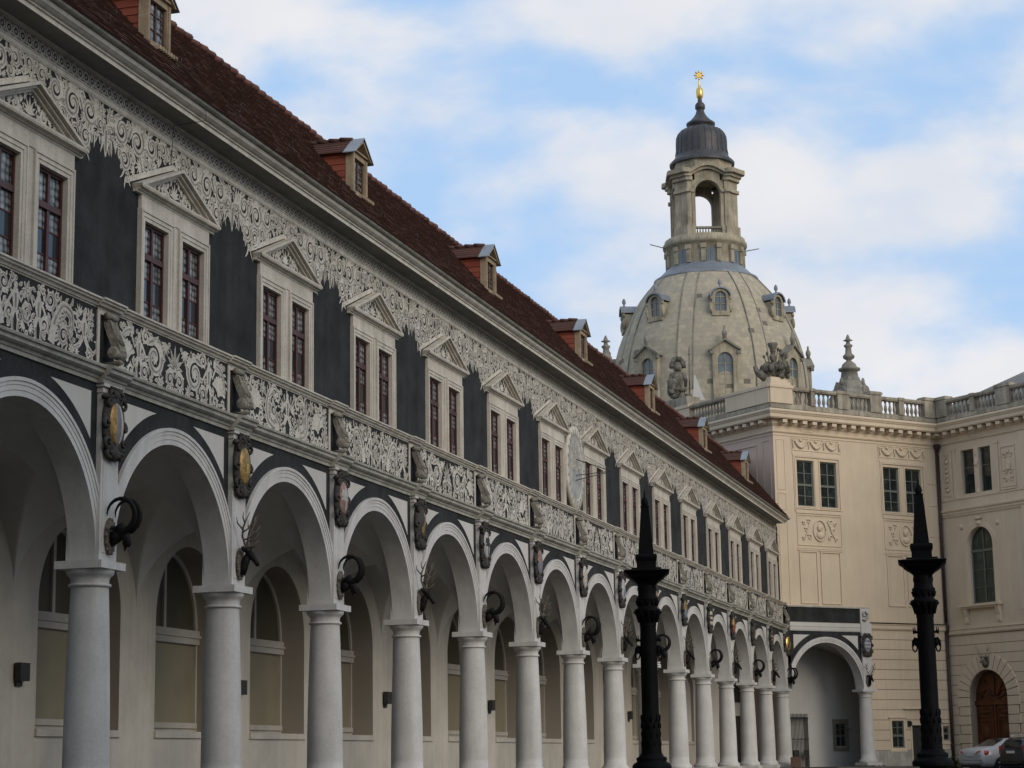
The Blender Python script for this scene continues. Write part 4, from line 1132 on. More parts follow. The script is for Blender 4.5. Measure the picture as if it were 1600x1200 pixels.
def palace_window(F, y0, y1, z0, z1, x=-.15, cross=(.5,), rows=(.25,.5,.75), glass='palace_glass', thick=.05):
    s = MB(F); w = .05
    rect_frame(s, y0, y1, z0, z1, w, x, x+.05)
    for c in cross: ym = y0+(y1-y0)*c; s.box(x,x+.065,ym-thick/2,ym+thick/2,z0+w,z1-w)
    for r in rows:
        zz = z0+(z1-z0)*r; t = .05 if abs(r-.46) < .08 else .016
        s.box(x+.002,x+(.08 if t > .03 else .045),y0+w,y1-w,zz-t,zz+t)
    o = s.build('window', M['palace_sash'], pal)
    g = MB(F); g.box(x-.03,x+.02,y0+.01,y1-.01,z0+.01,z1-.01); g.build('pane', M[glass], o)
    return o
CORN = [(-.3,14.93),(.05,14.93),(.05,14.955),(.075,14.96),(.08,14.985),(.06,15.0),(.0,15.005),(.0,15.24),(.06,15.25),(.08,15.30),(.12,15.31),(.12,15.50),(.48,15.50),(.49,15.53),(.52,15.54),(.52,15.70),(.555,15.71),(.58,15.76),(.62,15.80),(.625,15.86),(.60,15.90),(-.3,15.96)]
def palace_cornice(F, y0, y1, sk0=0., sk1=0.):
    b = MB(F); b.extrude(CORN, y0, y1, sk0=sk0, sk1=sk1); o = b.build('cornice', M['stucco_trim'], pal)
    b = MB(F); y = y0+.25
    while y < y1-.2:
        b.box(.12,.44,y,y+.26,15.33,15.47); b.box(.12,.30,y+.03,y+.23,15.29,15.33); y += .575
    b.build('dentil_row', M['stucco_trim'], o)
    return o
def baluster_mesh():
    b = MB(); b.lathe([(.07,.0),(.07,.05),(.05,.06),(.045,.09),(.075,.17),(.085,.24),(.07,.33),(.042,.45),(.038,.52),(.06,.54),(.06,.58),(.07,.585),(.07,.63)], 8); return b
bal_data = None
def balustrade(F, groups, piers, x=.30):
    """groups of balusters between dies; piers (y0, y1, top)"""
    global bal_data
    y0 = min([g[0] for g in groups]+[p[0] for p in piers]); y1 = max([g[1] for g in groups]+[p[1] for p in piers])
    b = MB(F); b.box(x-.20,x+.18,y0,y1,15.95,16.13); b.box(x-.16,x+.145,y0,y1,16.13,16.18); o = b.build('balustrade', M['balustrade_stone'], pal)
    b = MB(F)
    for a, c in groups: b.box(x-.17,x+.16,a,c,16.81,16.86); b.box(x-.20,x+.19,a,c,16.86,16.97)
    b.build('hand_rail', M['balustrade_stone'], o)
    for a, c, t in piers:
        m = 'stucco' if c-a > 1.0 else 'balustrade_stone'
        b = MB(F); b.box(x-.24,x+.20,a,c,16.18,t-.12); b.box(x-.28,x+.245,a-.04,c+.04,t-.12,t); b.box(x-.25,x+.21,a-.01,c+.01,t,t+.03); b.build('balustrade_pier', M[m], o)
    for a, c in groups:
        n = max(4, int((c-a)/.23))
        for i in range(n):
            p = F @ Vector((x, a+(i+.5)*(c-a)/n, 16.18))
            if bal_data is None: q = baluster_mesh().build('baluster', M['balustrade_stone'], o); bal_data = q.data
            else: q = link('baluster', bal_data, o)
            q.location = p
    return o
def festoon(mb, y0, y1, z0, z1, n=3):
    """garlands of fruit hung between rosettes, modelled in low relief"""
    L = (y1-y0)/n; R = random.Random(int(y0*10))
    for i in range(n):
        a = y0+i*L; pts = []
        for k in range(9): t = k/8; pts.append((.03, a+.06+t*(L-.12), z1-.07-(z1-z0)*.62*math.sin(PI*t)))
        mb.tube(pts, [.04+.035*math.sin(PI*k/8) for k in range(9)], 6)
        for k in range(8): t = (k+.5)/8; mb.blob((.06, a+.06+t*(L-.12), z1-.07-(z1-z0)*.62*math.sin(PI*t)+R.uniform(-.03,.03)), (.05,.04,.04), 6, 4)
        mb.blob((.03,a+L/2,z1-.08),(.05,.10,.06),8,5,.2,R)
    for i in range(n+1):
        a = y0+i*L; mb.blob((.03,a,z1-.08),(.05,.07,.07),7,5,.1,R); mb.tube([(.03,a,z1-.14),(.03,a+.02,z0+.18),(.03,a-.01,z0+.06)], [.04,.035,.015], 6)
def medallion(mb, cy, cz, hw):
    n = 28
    pts = [(.03, cy+.36*math.cos(2*PI*k/n), cz+.47*math.sin(2*PI*k/n)) for k in range(n+1)]; mb.tube(pts, .035, 6)
    mb.blob((.02,cy-.02,cz+.12),(.09,.13,.17),8,6); mb.blob((.0,cy+.03,cz-.22),(.09,.22,.17),8,6); mb.blob((.03,cy+.08,cz+.16),(.07,.08,.12),6,5)
    for q in (-1, 1):
        for j, (y, z, r) in enumerate(((.62,.38,.13),(.92,.30,.10),(.60,-.32,.14),(.95,-.40,.09),(.78,.0,.12))):
            mb.tube([(.02,cy+q*(y+r*(1-.8*k/9)*math.cos(.6+k*.8)),cz+z+r*(1-.8*k/9)*math.sin(.6+k*.8)) for k in range(10)], [.04-.002*k for k in range(10)], 5)
        mb.tube([(.02,cy+q*.45,cz+.45),(.03,cy+q*.62,cz+.20),(.02,cy+q*.72,cz-.10),(.02,cy+q*.95,cz-.45)], [.02,.045,.04,.02], 5)

def front_wall():
    F = F_FRONT; W1 = [(1.30,2.26),(2.66,3.62)]; W2 = [(6.45,7.40),(7.82,8.78)]
    holes = [(a, b, 11.66, 13.73) for a, b in W1+W2]
    b = MB(F); wall_holes(b, 0, 9.95, 6.47, 15.0, holes); b.quad((-.6,0,6.2),(-.6,9.9,6.2),(-.6,9.9,15.9),(-.6,0,15.9)); b.build('front_wall', M['stucco'], pal)
    t = MB(F)
    for c in (0, 5.17):
        rect_frame(t, 1.14+c, 3.79+c, 11.52, 13.93, .05, .0, .055); rect_frame(t, 1.08+c, 3.85+c, 11.44, 13.99, .05, .0, .035)
        t.box(.0,.045,1.14+c,3.79+c,11.33,11.44); t.box(.0,.03,1.04+c,3.89+c,13.99,14.10)
        for a, b_ in ((1.30+c-.06, 2.26+c+.03), (2.66+c-.04, 3.62+c+.05)): rect_frame(t, a-.05, b_+.05, 11.60, 13.80, .05, .0, .03)
        rect_frame(t, 1.02+c, 3.92+c, 14.17, 14.74, .028, .0, .03)
        rect_frame(t, 1.17+c, 3.77+c, 9.88, 11.27, .035, .0, .035); t.box(.0,.03,1.17+c,3.77+c,9.74,9.80)
        for a, b_ in ((1.22, 2.27), (2.44, 3.62)): rect_frame(t, a+c, b_+c, 7.28, 9.64, .055, .0, .05)
        t.box(.0,.04,1.12+c,3.75+c,9.66,9.72)
        n = 24
        t.tube([(.012, 2.0+c+.40*math.copysign(abs(math.cos(2*PI*k/n))**.6, math.cos(2*PI*k/n)), 15.12+.075*math.sin(2*PI*k/n)) for k in range(n+1)], .013, 5)
    for a, b_ in ((.14,.62),): rect_frame(t, a, b_, 12.35, 14.62, .022, .0, .022); rect_frame(t, a, b_, 11.45, 12.2, .022, .0, .022); rect_frame(t, a, b_, 7.0, 11.3, .022, .0, .022)
    t.box(.0,.03,.0,9.95,14.80,14.83)
    for z in (7.9, 9.4, 10.6, 12.05, 13.1): t.box(.0,.025,9.2,9.75,z,z+.03)
    t.build('wall_mouldings', M['stucco_trim'], pal)
    for c in (0, 5.17):
        r = MB(F); festoon(r, 1.12+c, 3.82+c, 14.20, 14.72); r.build('festoon_relief', M['stucco_trim'], pal)
        r = MB(F); medallion(r, 2.47+c, 10.58, 1.2); r.build('medallion_relief', M['stucco_trim'], pal)
    for a, b_ in W1+W2: palace_window(F, a, b_, 11.66, 13.73, rows=(.23,.47,.73))
    # ground floor
    lh = [(6.22,6.95,.90,2.10),(7.42,8.12,-.2,1.90),(9.33,9.72,1.22,1.80)]
    b = MB(F); wall_holes(b, 5.02, 9.95, -.2, 6.22, lh, -.03, .18, 0, 1); b.build('ground_floor_wall', [M['stucco_groove'], M['stucco_trim']], pal)
    b = MB(F); fh = [(6.10,7.03,.80,2.26),(7.34,8.20,-.2,2.02),(9.22,9.83,1.10,2.05)]
    courses(b, 5.0, 9.95, .80, 6.2, .452, .026, fh, -.028, .0); b.build('rusticated_courses', M['stucco'], pal)
    b = MB(F); rect_frame(b, 6.10, 7.03, .78, 2.22, .11, -.03, .03); b.box(-.03,.075,6.02,7.10,2.22,2.29); b.box(-.03,.06,6.06,7.06,.72,.80)
    b.box(-.03,.03,7.34,7.42,-.2,2.02); b.box(-.03,.03,8.12,8.20,-.2,2.02); b.box(-.03,.03,7.42,8.12,1.90,2.02)
    rect_frame(b, 9.24, 9.81, 1.10, 1.95, .09, -.03, .02); b.box(-.03,.06,9.18,9.88,1.98,2.04); b.box(-.03,.05,9.20,9.85,1.03,1.10)
    b.box(-.03,.12,6.95,8.6,2.62,2.66); b.build('window_surrounds', M['stucco_trim'], pal)
    b = MB(F); b.box(-.1,.05,5.02,7.34,-.2,.78); b.box(-.1,.05,8.2,9.95,-.2,.78); b.build('wall_base', M['grey_stone'], pal)
    palace_window(F, 6.22, 6.95, .90, 2.10, -.10, (.5,), (.45,.75)); palace_window(F, 9.33, 9.72, 1.22, 1.80, -.10, (), (.5,))
    d = MB(F); d.box(-.20,-.12,7.42,8.12,-.2,1.90); d.box(-.12,-.10,7.50,7.73,.1,.8); d.box(-.12,-.10,7.81,8.04,.1,.8); d.box(-.12,-.10,7.50,7.73,.95,1.7); d.box(-.12,-.10,7.81,8.04,.95,1.7); d.build('side_door', M['dark_metal'], pal)
    b = MB(F); b.extrude([(-.1,6.20),(.07,6.20),(.08,6.23),(.10,6.25),(.10,6.40),(.13,6.42),(.14,6.455),(.0,6.49),(-.1,6.49)], 5.0, 9.95); b.build('string_course', M['stucco_trim'], pal)
    b = MB(F); b.box(-.02,.15,5.0,9.7,6.49,6.52); b.build('lead_flashing', M['downpipe'], pal)
    palace_cornice(F, 0, 9.95, -1, -1)
    balustrade(F, [(.82,1.90),(2.12,3.47),(4.14,5.45),(6.12,7.21),(7.51,8.80)], [(-.45,.82,17.0),(1.90,2.12,16.97),(3.47,4.14,16.99),(5.45,6.12,17.14),(7.21,7.51,16.97),(8.80,9.64,17.12)])
    b = MB(F); b.box(-.35,.50,-.42,.72,17.03,17.16); b.box(-.25,.42,-.34,.64,17.16,17.36); b.build('statue_pedestal', M['stucco_trim'], pal)
    b = MB(F); b.quad((-.3,0,15.93),(-.3,9.9,15.93),(-14,9.9,15.93),(-14,0,15.93)); b.build('flat_roof', M['zinc'], pal)
front_wall()

def passage():
    """the room behind the side arch"""
    F = F_FRONT
    gy0, gy1 = 2.38, 3.42; X = -2.5
    b = MB(F); wall_holes(b, -4.5, 9.5, -.2, 6.2, [(gy0,gy1,-.2,2.35),(5.02,5.62,1.0,2.05)], X, .3)
    b.quad((X,6.9,-.2),(-.03,6.9,-.2),(-.03,6.9,6.2),(X,6.9,6.2)); b.build('passage_wall', M['white_plaster'], pal)
    b = MB(F); n = 16; y0, y1 = -.2, 6.9; vs = []
    for i in range(n+1):
        y = y0+(y1-y0)*i/n; z = 3.6+2.05*math.sqrt(max(0, 1-((y-2.345)/ (4.6))**2))
        vs += [(-.3,y,min(z,5.7)),(X,y,min(z,5.7))]
    b.add(vs, [(2*i,2*i+1,2*i+3,2*i+2) for i in range(n)], 0, True)
    b.quad((X-.3,-4.5,5.95),(X-.3,9.5,5.95),(-.05,9.5,5.95),(-.05,-4.5,5.95)); b.build('passage_vault', M['white_plaster'], pal)
    b = MB(F); b.box(X-2.5,X-.3,gy0-1,gy1+1,-.2,3.0); b.build('gate_passage', M['white_plaster'], pal)
    g = MB(F)
    for i in range(13): y = gy0+.05+i*(gy1-gy0-.1)/12; g.tube([(X+.02,y,-.1),(X+.02,y,2.42)], .014, 5); g.lathe([(.016,.0),(.02,.02),(.0,.10)], 5, (X+.02,y,2.42))
    for z in (.0,.55,1.35,2.28): g.box(X+.0,X+.045,gy0,gy1,z-.02,z+.02)
    g.box(X-.01,X+.06,gy1-.30,gy1-.05,.60,.86); g.box(X-.01,X+.06,gy0+.1,gy0+.4,.45,.86)
    o = g.build('iron_gate', M['dark_metal'], None); tag(o, 'black barred iron gate in the white wall behind the side arch', 'gate')
    w = palace_window(F, 5.02, 5.62, 1.0, 2.05, X-.06, (.5,), (.45,.75))
    b = MB(F); rect_frame(b, 4.86, 5.78, .80, 2.24, .16, X-.05, X+.05); b.box(X-.02,X+.3,5.62,5.70,1.75,1.80); b.build('window_surround', M['church_grey'], pal)
    b = MB(F); b.box(X,X+.04,-1.35,-.45,-.1,2.4); b.box(X,X+.05,-1.1,-.4,3.0,3.9); b.build('passage_door', M['dark_metal'], pal)
passage()

def right_wing():
    F = F_RIGHT; Y1 = 32.; STEPS = [5.4*k for k in range(6)]
    holes = [(a+c, b_+c, 12.45, 14.52) for c in STEPS for a, b_ in ((1.50,2.33),(2.64,3.40))]
    b = MB(F); wall_holes(b, 0, Y1, 11.8, 15.0, holes, 0, .28)
    ac, r, sp = 2.46, .78, 10.07
    # arched window wall
    def arched(mb, y0, y1, z0, z1, cy, r, zb, sp, x, depth, n=20):
        P = [(cy+r*math.cos(PI*i/n), sp+r*math.sin(PI*i/n)) for i in range(n+1)]
        vs = []
        for y, z in P: vs += [(x,y,z),(x,y,z1)]
        mb.add(vs, [(2*i,2*i+1,2*i+3,2*i+2) for i in range(n)])
        for a, b_ in ((y0, cy-r), (cy+r, y1)): mb.add([(x,a,z0),(x,b_,z0),(x,b_,z1),(x,a,z1)], [(0,1,2,3)])
        if zb > z0: mb.add([(x,cy-r,z0),(x,cy+r,z0),(x,cy+r,zb),(x,cy-r,zb)], [(0,1,2,3)])
        Q = [(cy+r, zb)]+P+[(cy-r, zb)]; vs = []
        for y, z in Q: vs += [(x,y,z),(x-depth,y,z)]
        mb.add(vs, [(2*i,2*i+1,2*i+3,2*i+2) for i in range(len(Q)-1)])
    for k, c in enumerate(STEPS): arched(b, 0 if k == 0 else c-.4, min(c+5.0, Y1), 6.0, 11.8, ac+c, r, 7.33, sp, 0, .3)
    b.quad((-.6,0,6),(-.6,Y1,6),(-.6,Y1,15.9),(-.6,0,15.9)); b.quad((0,Y1,-.2),(-12,Y1,-.2),(-12,Y1,15.9),(0,Y1,15.9)); b.build('right_wing_wall', M['stucco'], pal)
    t = MB(F)
    t.extrude([(-.1,11.48),(.05,11.48),(.06,11.55),(.10,11.60),(.10,11.68),(.16,11.74),(.17,11.80),(.06,11.83),(.05,12.22),(.09,12.25),(.09,12.31),(-.1,12.33)], 0, Y1)
    t.box(.0,.06,.15,.30,12.33,14.6); t.box(.0,.06,.80,.92,12.33,14.6); t.box(.0,.05,1.02,1.16,12.33,14.55); t.box(.0,.05,3.78,3.92,12.33,14.55); t.box(.0,.08,.98,1.2,14.55,14.64); t.box(.0,.08,3.74,3.96,14.55,14.64)
    rect_frame(t, 4.02, 4.94, 12.48, 14.36, .05, .0, .04); t.box(.0,.06,4.0,4.96,12.36,12.44); rect_frame(t, .32, .78, 12.48, 14.45, .03, .0, .03)
    t.box(.0,.09,5.30,5.75,12.33,14.9); t.box(.0,.09,5.20,5.55,6.3,11.48); t.box(.0,.03,4.75,5.2,6.9,10.9)
    for c in STEPS:
        ri, ro = .80, 1.0; n = 20; vs = []
        for i in range(n+1):
            a = PI*i/n
            vs += [(0,ac+c+ri*math.cos(a),sp+ri*math.sin(a)),(.06,ac+c+ri*math.cos(a),sp+ri*math.sin(a)),(.06,ac+c+ro*math.cos(a),sp+ro*math.sin(a)),(0,ac+c+ro*math.cos(a),sp+ro*math.sin(a))]
        t.add(vs, [(4*i+j,4*i+j+1,4*i+5+j,4*i+4+j) for i in range(n) for j in range(3)])
        t.box(.0,.06,ac+c-1.0,ac+c-.80,7.33,sp); t.box(.0,.06,ac+c+.80,ac+c+1.0,7.33,sp)
        t.box(.0,.02,ac+c-1.35,ac+c-1.25,7.33,11.0); t.box(.0,.02,ac+c+1.25,ac+c+1.35,7.33,11.0)
        t.blob((.05,ac+c,11.02),(.07,.17,.12),7,5,.2); t.blob((.05,ac+c,11.26),(.05,.30,.06),7,5,.2)
        for q in (-1, 1): t.blob((.03,ac+c+q*1.15,10.95),(.05,.10,.12),7,5,.25)
        t.box(.0,.32,ac+c-1.36,ac+c+1.18,7.22,7.33); t.box(.0,.24,ac+c-1.28,ac+c+1.10,7.14,7.22)
        for y in (ac+c-1.18, ac+c+.84):
            t.extrude([(.0,6.45),(.08,6.48),(.10,6.60),(.09,6.75),(.16,6.95),(.22,7.14),(.0,7.14)], y, y+.22)
        n = 24
        t.tube([(.012, ac+c+.40*math.copysign(abs(math.cos(2*PI*k/n))**.6, math.cos(2*PI*k/n)), 15.12+.075*math.sin(2*PI*k/n)) for k in range(n+1)], .013, 5)
    t.build('wing_mouldings', M['stucco_trim'], pal)
    rl = MB(F); o = Orn(4.10,4.86,12.56,14.28, lambda a, z: 4.1 < a < 4.86 and 12.56 < z < 14.28, 61)
    for z in (12.8, 13.15, 13.9): 
        for q in (-1, 1): rl.tube([(.015,4.48+q*(.18+.14*(1-.09*k)*math.cos(.5+k*.75)),z+.14*(1-.09*k)*math.sin(.5+k*.75)) for k in range(10)], [.035-.002*k for k in range(10)], 5)
    rl.lathe([(.0,.0),(.16,.0),(.18,.03),(.12,.05),(.10,.03),(.0,.06)], 12, (.0,4.48,13.45), axis='x', sx=1, sy=1.3); rl.blob((.02,4.48,14.1),(.05,.12,.12),7,5,.2)
    for z in (12.75, 13.2, 13.65, 14.1): rl.blob((.02,.55,z),(.05,.12,.10),7,5,.3); rl.tube([(.02,.45,z+.1),(.03,.6,z+.2),(.02,.5,z+.3)], .03, 5)
    rl.build('wall_relief', M['stucco_trim'], pal)
    for a, b_, _, _ in holes: palace_window(F, a, b_, 12.45, 14.52, -.22, (), (.60,), thick=.02)
    for c in STEPS:
        k = MB(F); k.lathe([(.13,12.45),(.13,12.6),(.10,12.64),(.095,13.3),(.12,13.36),(.10,13.42),(.09,14.1),(.13,14.2),(.16,14.3),(.17,14.42),(.17,14.52)], 12, (-.10,2.485+c,0)); k.blob((.02,2.485+c,13.85),(.06,.14,.2),7,5,.2); k.build('colonnette', M['stucco_trim'], pal)
        s = MB(F); x = -.22; s.box(x,x+.05,ac+c-.03,ac+c+.03,7.33,10.8); s.box(x,x+.07,ac+c-r,ac+c+r,9.72,9.84)
        s.box(x,x+.05,ac+c-r+.01,ac+c-r+.07,7.34,10.1); s.box(x,x+.05,ac+c+r-.07,ac+c+r-.01,7.34,10.1); s.box(x,x+.05,ac+c-r+.07,ac+c+r-.07,7.34,7.42)
        for z in (8.1, 8.9): s.box(x,x+.03,ac+c-r+.07,ac+c+r-.07,z-.012,z+.012)
        w = s.build('arched_window', M['palace_sash'], pal)
        g = MB(F); n = 20; g.add([(x+.005,ac+c+(r-.01)*math.cos(PI*i/n),sp+(r-.01)*math.sin(PI*i/n)) for i in range(n+1)]+[(x+.005,ac+c-r+.01,7.34),(x+.005,ac+c+r-.01,7.34)], [tuple(range(n+3))]); g.build('pane', M['green_glass'], w)
    # ground floor with the arched door
    dc, dr, ds = 2.40, 1.22, 3.12; L = MB(F)
    arched(L, 0, Y1, -.2, 6.05, dc, dr, -.2, ds, -.03, .5); L.build('wing_ground_wall', M['stucco_groove'], pal)
    c = MB(F); holes = [(dc-1.98, dc+1.98, -.3, ds+.05)]
    # courses, cut to the outer ring of voussoirs
    z = .1
    while z < 6.0:
        zt = min(z+.426, 6.0); m = 6
        R2 = lambda h: 1.90 if h < ds else (math.sqrt(max(0, 1.90**2-(h-ds)**2)) if h-ds < 1.90 else 0)
        for k in range(m):
            za, zb = z+(zt-z)*k/m, z+(zt-z)*(k+1)/m; aa, ab = R2(za), R2(zb)
            for q in (-1, 1):
                e = 0 if q < 0 else Y1
                vs = [(x, y, h) for x in (0., -.028) for y, h in ((dc+q*aa,za),(dc+q*ab,zb),(e,zb),(e,za))]
                c.add(vs, [(0,1,2,3)]+([(0,3,7,4)] if k == 0 else [])+([(1,5,6,2)] if k == m-1 else []))
        z += .452
    c.box(-.028,.05,0,dc-1.98,-.2,.08); c.box(-.028,.05,dc+1.98,Y1,-.2,.08)
    c.build('wing_courses', M['stucco'], pal)
    v = MB(F); nv = 15
    for i in range(nv):
        a0, a1 = PI*i/nv+.012, PI*(i+1)/nv-.012; ro = 1.93
        vs = []
        for x in (-.10, .05):
            for rr, a in ((dr, a0), (ro, a0), (ro, (a0+a1)/2), (ro, a1), (dr, a1), (dr, (a0+a1)/2)): vs.append((x, dc+rr*math.cos(a), ds+rr*math.sin(a)))
        v.add(vs, [(6,7,8,9,10,11),(0,6,11,5),(5,11,10,4),(0,1,7,6),(1,2,8,7),(2,3,9,8),(3,4,10,9)])
    z = -.2; i = 0
    while z < ds-.1:
        w = .72 if i % 2 else .60
        v.box(-.10,.05,dc-dr-w,dc-dr,z+.015,min(z+.40,ds)); v.box(-.10,.05,dc+dr,dc+dr+w,z+.015,min(z+.40,ds)); z += .415; i += 1
    v.build('door_voussoirs', M['stucco_trim'], pal)
    d = MB(F); n = 24; x = -.42
    d.add([(x,dc+dr*math.cos(PI*i/n),ds+dr*math.sin(PI*i/n)) for i in range(n+1)]+[(x,dc-dr,-.2),(x,dc+dr,-.2)], [tuple(range(n+3))])
    d.box(x,x+.09,dc-dr,dc+dr,2.76,2.90); d.box(x,x+.11,dc-dr,dc+dr,2.90,2.94); d.box(x,x+.07,dc-.05,dc+.05,-.2,2.76)
    for q in (-1, 1):
        y0, y1 = sorted((dc+q*.14, dc+q*1.12))
        rect_frame(d, y0, y1, -.05, .75, .07, x, x+.05); rect_frame(d, y0, y1, .9, 2.1, .07, x, x+.05); rect_frame(d, y0, y1, 2.2, 2.66, .06, x, x+.05)
        d.blob((x+.02,dc+q*.62,1.5),(.06,.2,.32),8,6); d.blob((x+.02,dc+q*.62,2.43),(.05,.3,.1),8,5)
        d.tube([(x+.03,dc+q*(.25+.2*k),3.2+.3*math.sin(k*1.2)) for k in range(4)], .04, 5)
    for k in range(5): a = PI*(k+.5)/5; d.tube([(x+.02,dc+.2*math.cos(a),2.96+.2*math.sin(a)),(x+.03,dc+1.0*math.cos(a),3.05+1.0*math.sin(a))], [.03,.05], 5)
    d.build('arched_door', M['door_wood'], pal)
    s = MB(F); s.extrude([(-.1,6.0),(.07,6.0),(.08,6.03),(.10,6.05),(.10,6.20),(.13,6.22),(.14,6.26),(.0,6.29),(-.1,6.29)], 0, Y1); s.build('wing_string_course', M['stucco_trim'], pal)
    palace_cornice(F, 0, Y1, 1, 0)
    balustrade(F, [(1.20,2.77),(3.03,4.41),(5.30,6.6),(6.9,8.3),(9.0,10.6),(10.9,12.5)], [(.55,1.20,17.12),(2.77,3.03,16.97),(4.41,5.30,17.10),(6.6,6.9,16.97),(8.3,9.0,17.1),(10.6,10.9,16.97),(12.5,Y1,17.0)])
    # standing seam roof
    b = MB(F); sl = .41
    Z = lambda x: 16.75+(-x-.5)*sl
    b.quad((-.5,.0,Z(-.5)),(-.5,Y1,Z(-.5)),(-11,Y1,Z(-11)),(-11,.15,Z(-11))); b.quad((-.5,0,Z(-.5)),(-11,.15,Z(-11)),(-11,.15,15),(-.5,0,15)); b.quad((-.5,0,15.9),(-.5,Y1,15.9),(-.5,Y1,Z(-.5)),(-.5,0,Z(-.5)))
    b.quad((-.5,Y1,15.9),(-11,Y1,15.9),(-11,Y1,Z(-11)),(-.5,Y1,Z(-.5))); b.quad((-11,0,Z(-11)),(-11,Y1,Z(-11)),(-18,Y1,16),(-18,0,16))
    y = .02
    while y < Y1: b.box(-.5,-.52,y,y+.03,16.7,16.8); b.add([(-.5,y,Z(-.5)),(-.5,y+.035,Z(-.5)),(-11,y+.035,Z(-11)),(-11,y,Z(-11)),(-.5,y,Z(-.5)+.06),(-.5,y+.035,Z(-.5)+.06),(-11,y+.035,Z(-11)+.06),(-11,y,Z(-11)+.06)], [(4,5,6,7),(0,4,7,3),(1,2,6,5),(0,1,5,4)]); y += .55
    b.build('seamed_roof', M['seam_metal'], pal)
M['seam_metal'] = mat('grey seamed metal', (.19,.20,.21), .5, .12, .8, .15, metal=.25, spec=.4)
right_wing()

def side_wall():
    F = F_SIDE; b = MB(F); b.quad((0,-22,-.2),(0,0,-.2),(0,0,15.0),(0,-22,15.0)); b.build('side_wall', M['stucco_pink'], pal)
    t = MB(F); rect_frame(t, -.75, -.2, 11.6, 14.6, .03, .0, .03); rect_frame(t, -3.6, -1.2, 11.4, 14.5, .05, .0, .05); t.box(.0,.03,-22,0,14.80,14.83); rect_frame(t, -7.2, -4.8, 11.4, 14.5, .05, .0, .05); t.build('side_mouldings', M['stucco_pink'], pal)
    palace_cornice(F, -22, 0, 0, 1)
    balustrade(F, [(-5.55,-2.75)], [(-2.75,.40,17.0),(-10.,-5.55,17.0)])
    b = MB(F); b.box(-.3,.5,-8.1,-5.7,17.03,17.45); b.build('statue_pedestal', M['balustrade_stone'], pal)
side_wall()
def downpipe():
    b = MB(F_FRONT); b.tube([(.10,9.80,14.9),(.10,9.80,6.55)], .075, 10); b.tube([(.10,9.80,6.15),(.10,9.80,-.15)], .075, 10); b.tube([(.10,9.80,6.58),(.19,9.80,6.45),(.19,9.80,6.2),(.10,9.80,6.1)], .075, 10)
    for z in (13.2, 11.2, 9.2, 7.2, 5, 3, 1): b.lathe([(.085,-.03),(.085,.03)], 10, (.10,9.80,z)); b.box(.0,.10,9.77,9.83,z-.02,z+.02)
    b.lathe([(.08,-.25),(.16,-.1),(.16,.05)], 10, (.12,9.80,14.95))
    o = b.build('downpipe', M['downpipe']); tag(o, 'dark brown rain pipe running down the inner corner of the cream palace', 'drainpipe')
downpipe()
M['palace_antler'] = mat('bleached antler', (.34,.31,.26), .8, .3, 9)
def palace_bits():
    b = MB(F_FRONT); b.box(.0,.10,7.16,7.32,1.85,2.10); b.box(.10,.20,7.20,7.28,1.9,2.05); o = b.build('wall_lamp', M['dark_metal']); tag(o, 'small dark box lamp beside the palace ground floor window', 'lamp')
    o = make_stag('weathered pale stag head with wide antlers above the brown arched palace door', 'trophy_stone', 'palace_antler', None); o.location = F_RIGHT @ Vector((.03,2.40,4.66)); o.rotation_euler = (0,0,math.radians(228)); o.scale = (1.1,1.5,1.0)
    R = random.Random(5)
    for (y, x, h, n, lab) in ((5.3,.30,.35,60,'low dark weeds at the foot of the palace wall beside the side arch column'),(6.6,.35,.25,60,'low dark weeds below the small palace window'),(9.2,.5,.75,120,'dark low bush in the palace corner behind the right black column')):
        m = MB(F_FRONT)
        for i in range(n):
            a = R.uniform(0, 6.28); r = R.uniform(.05,.55); px, py = x+.5*r*math.cos(a)*.5, y+r*math.sin(a)*1.2; hh = h*R.uniform(.4,1)*(1-.4*r); L = R.uniform(.08,.18)
            m.tube([(px,py,-.2),(px+R.uniform(-.05,.05),py+R.uniform(-.05,.05),-.2+hh)], [.008,.003], 4)
            for k in range(5):
                g = R.uniform(0, 6.28); z = -.2+hh*R.uniform(.3,1); e = (px+L*math.cos(g), py+L*math.sin(g), z+R.uniform(-.03,.08)); s = L*.35
                m.add([(px,py,z),(px+L*.5*math.cos(g)-s*math.sin(g),py+L*.5*math.sin(g)+s*math.cos(g),z+.04),e,(px+L*.5*math.cos(g)+s*math.sin(g),py+L*.5*math.sin(g)-s*math.cos(g),z+.02)], [(0,1,2,3)])
        o = m.build('weed_clump', M['leaf']); tag(o, lab, 'plant')
palace_bits()

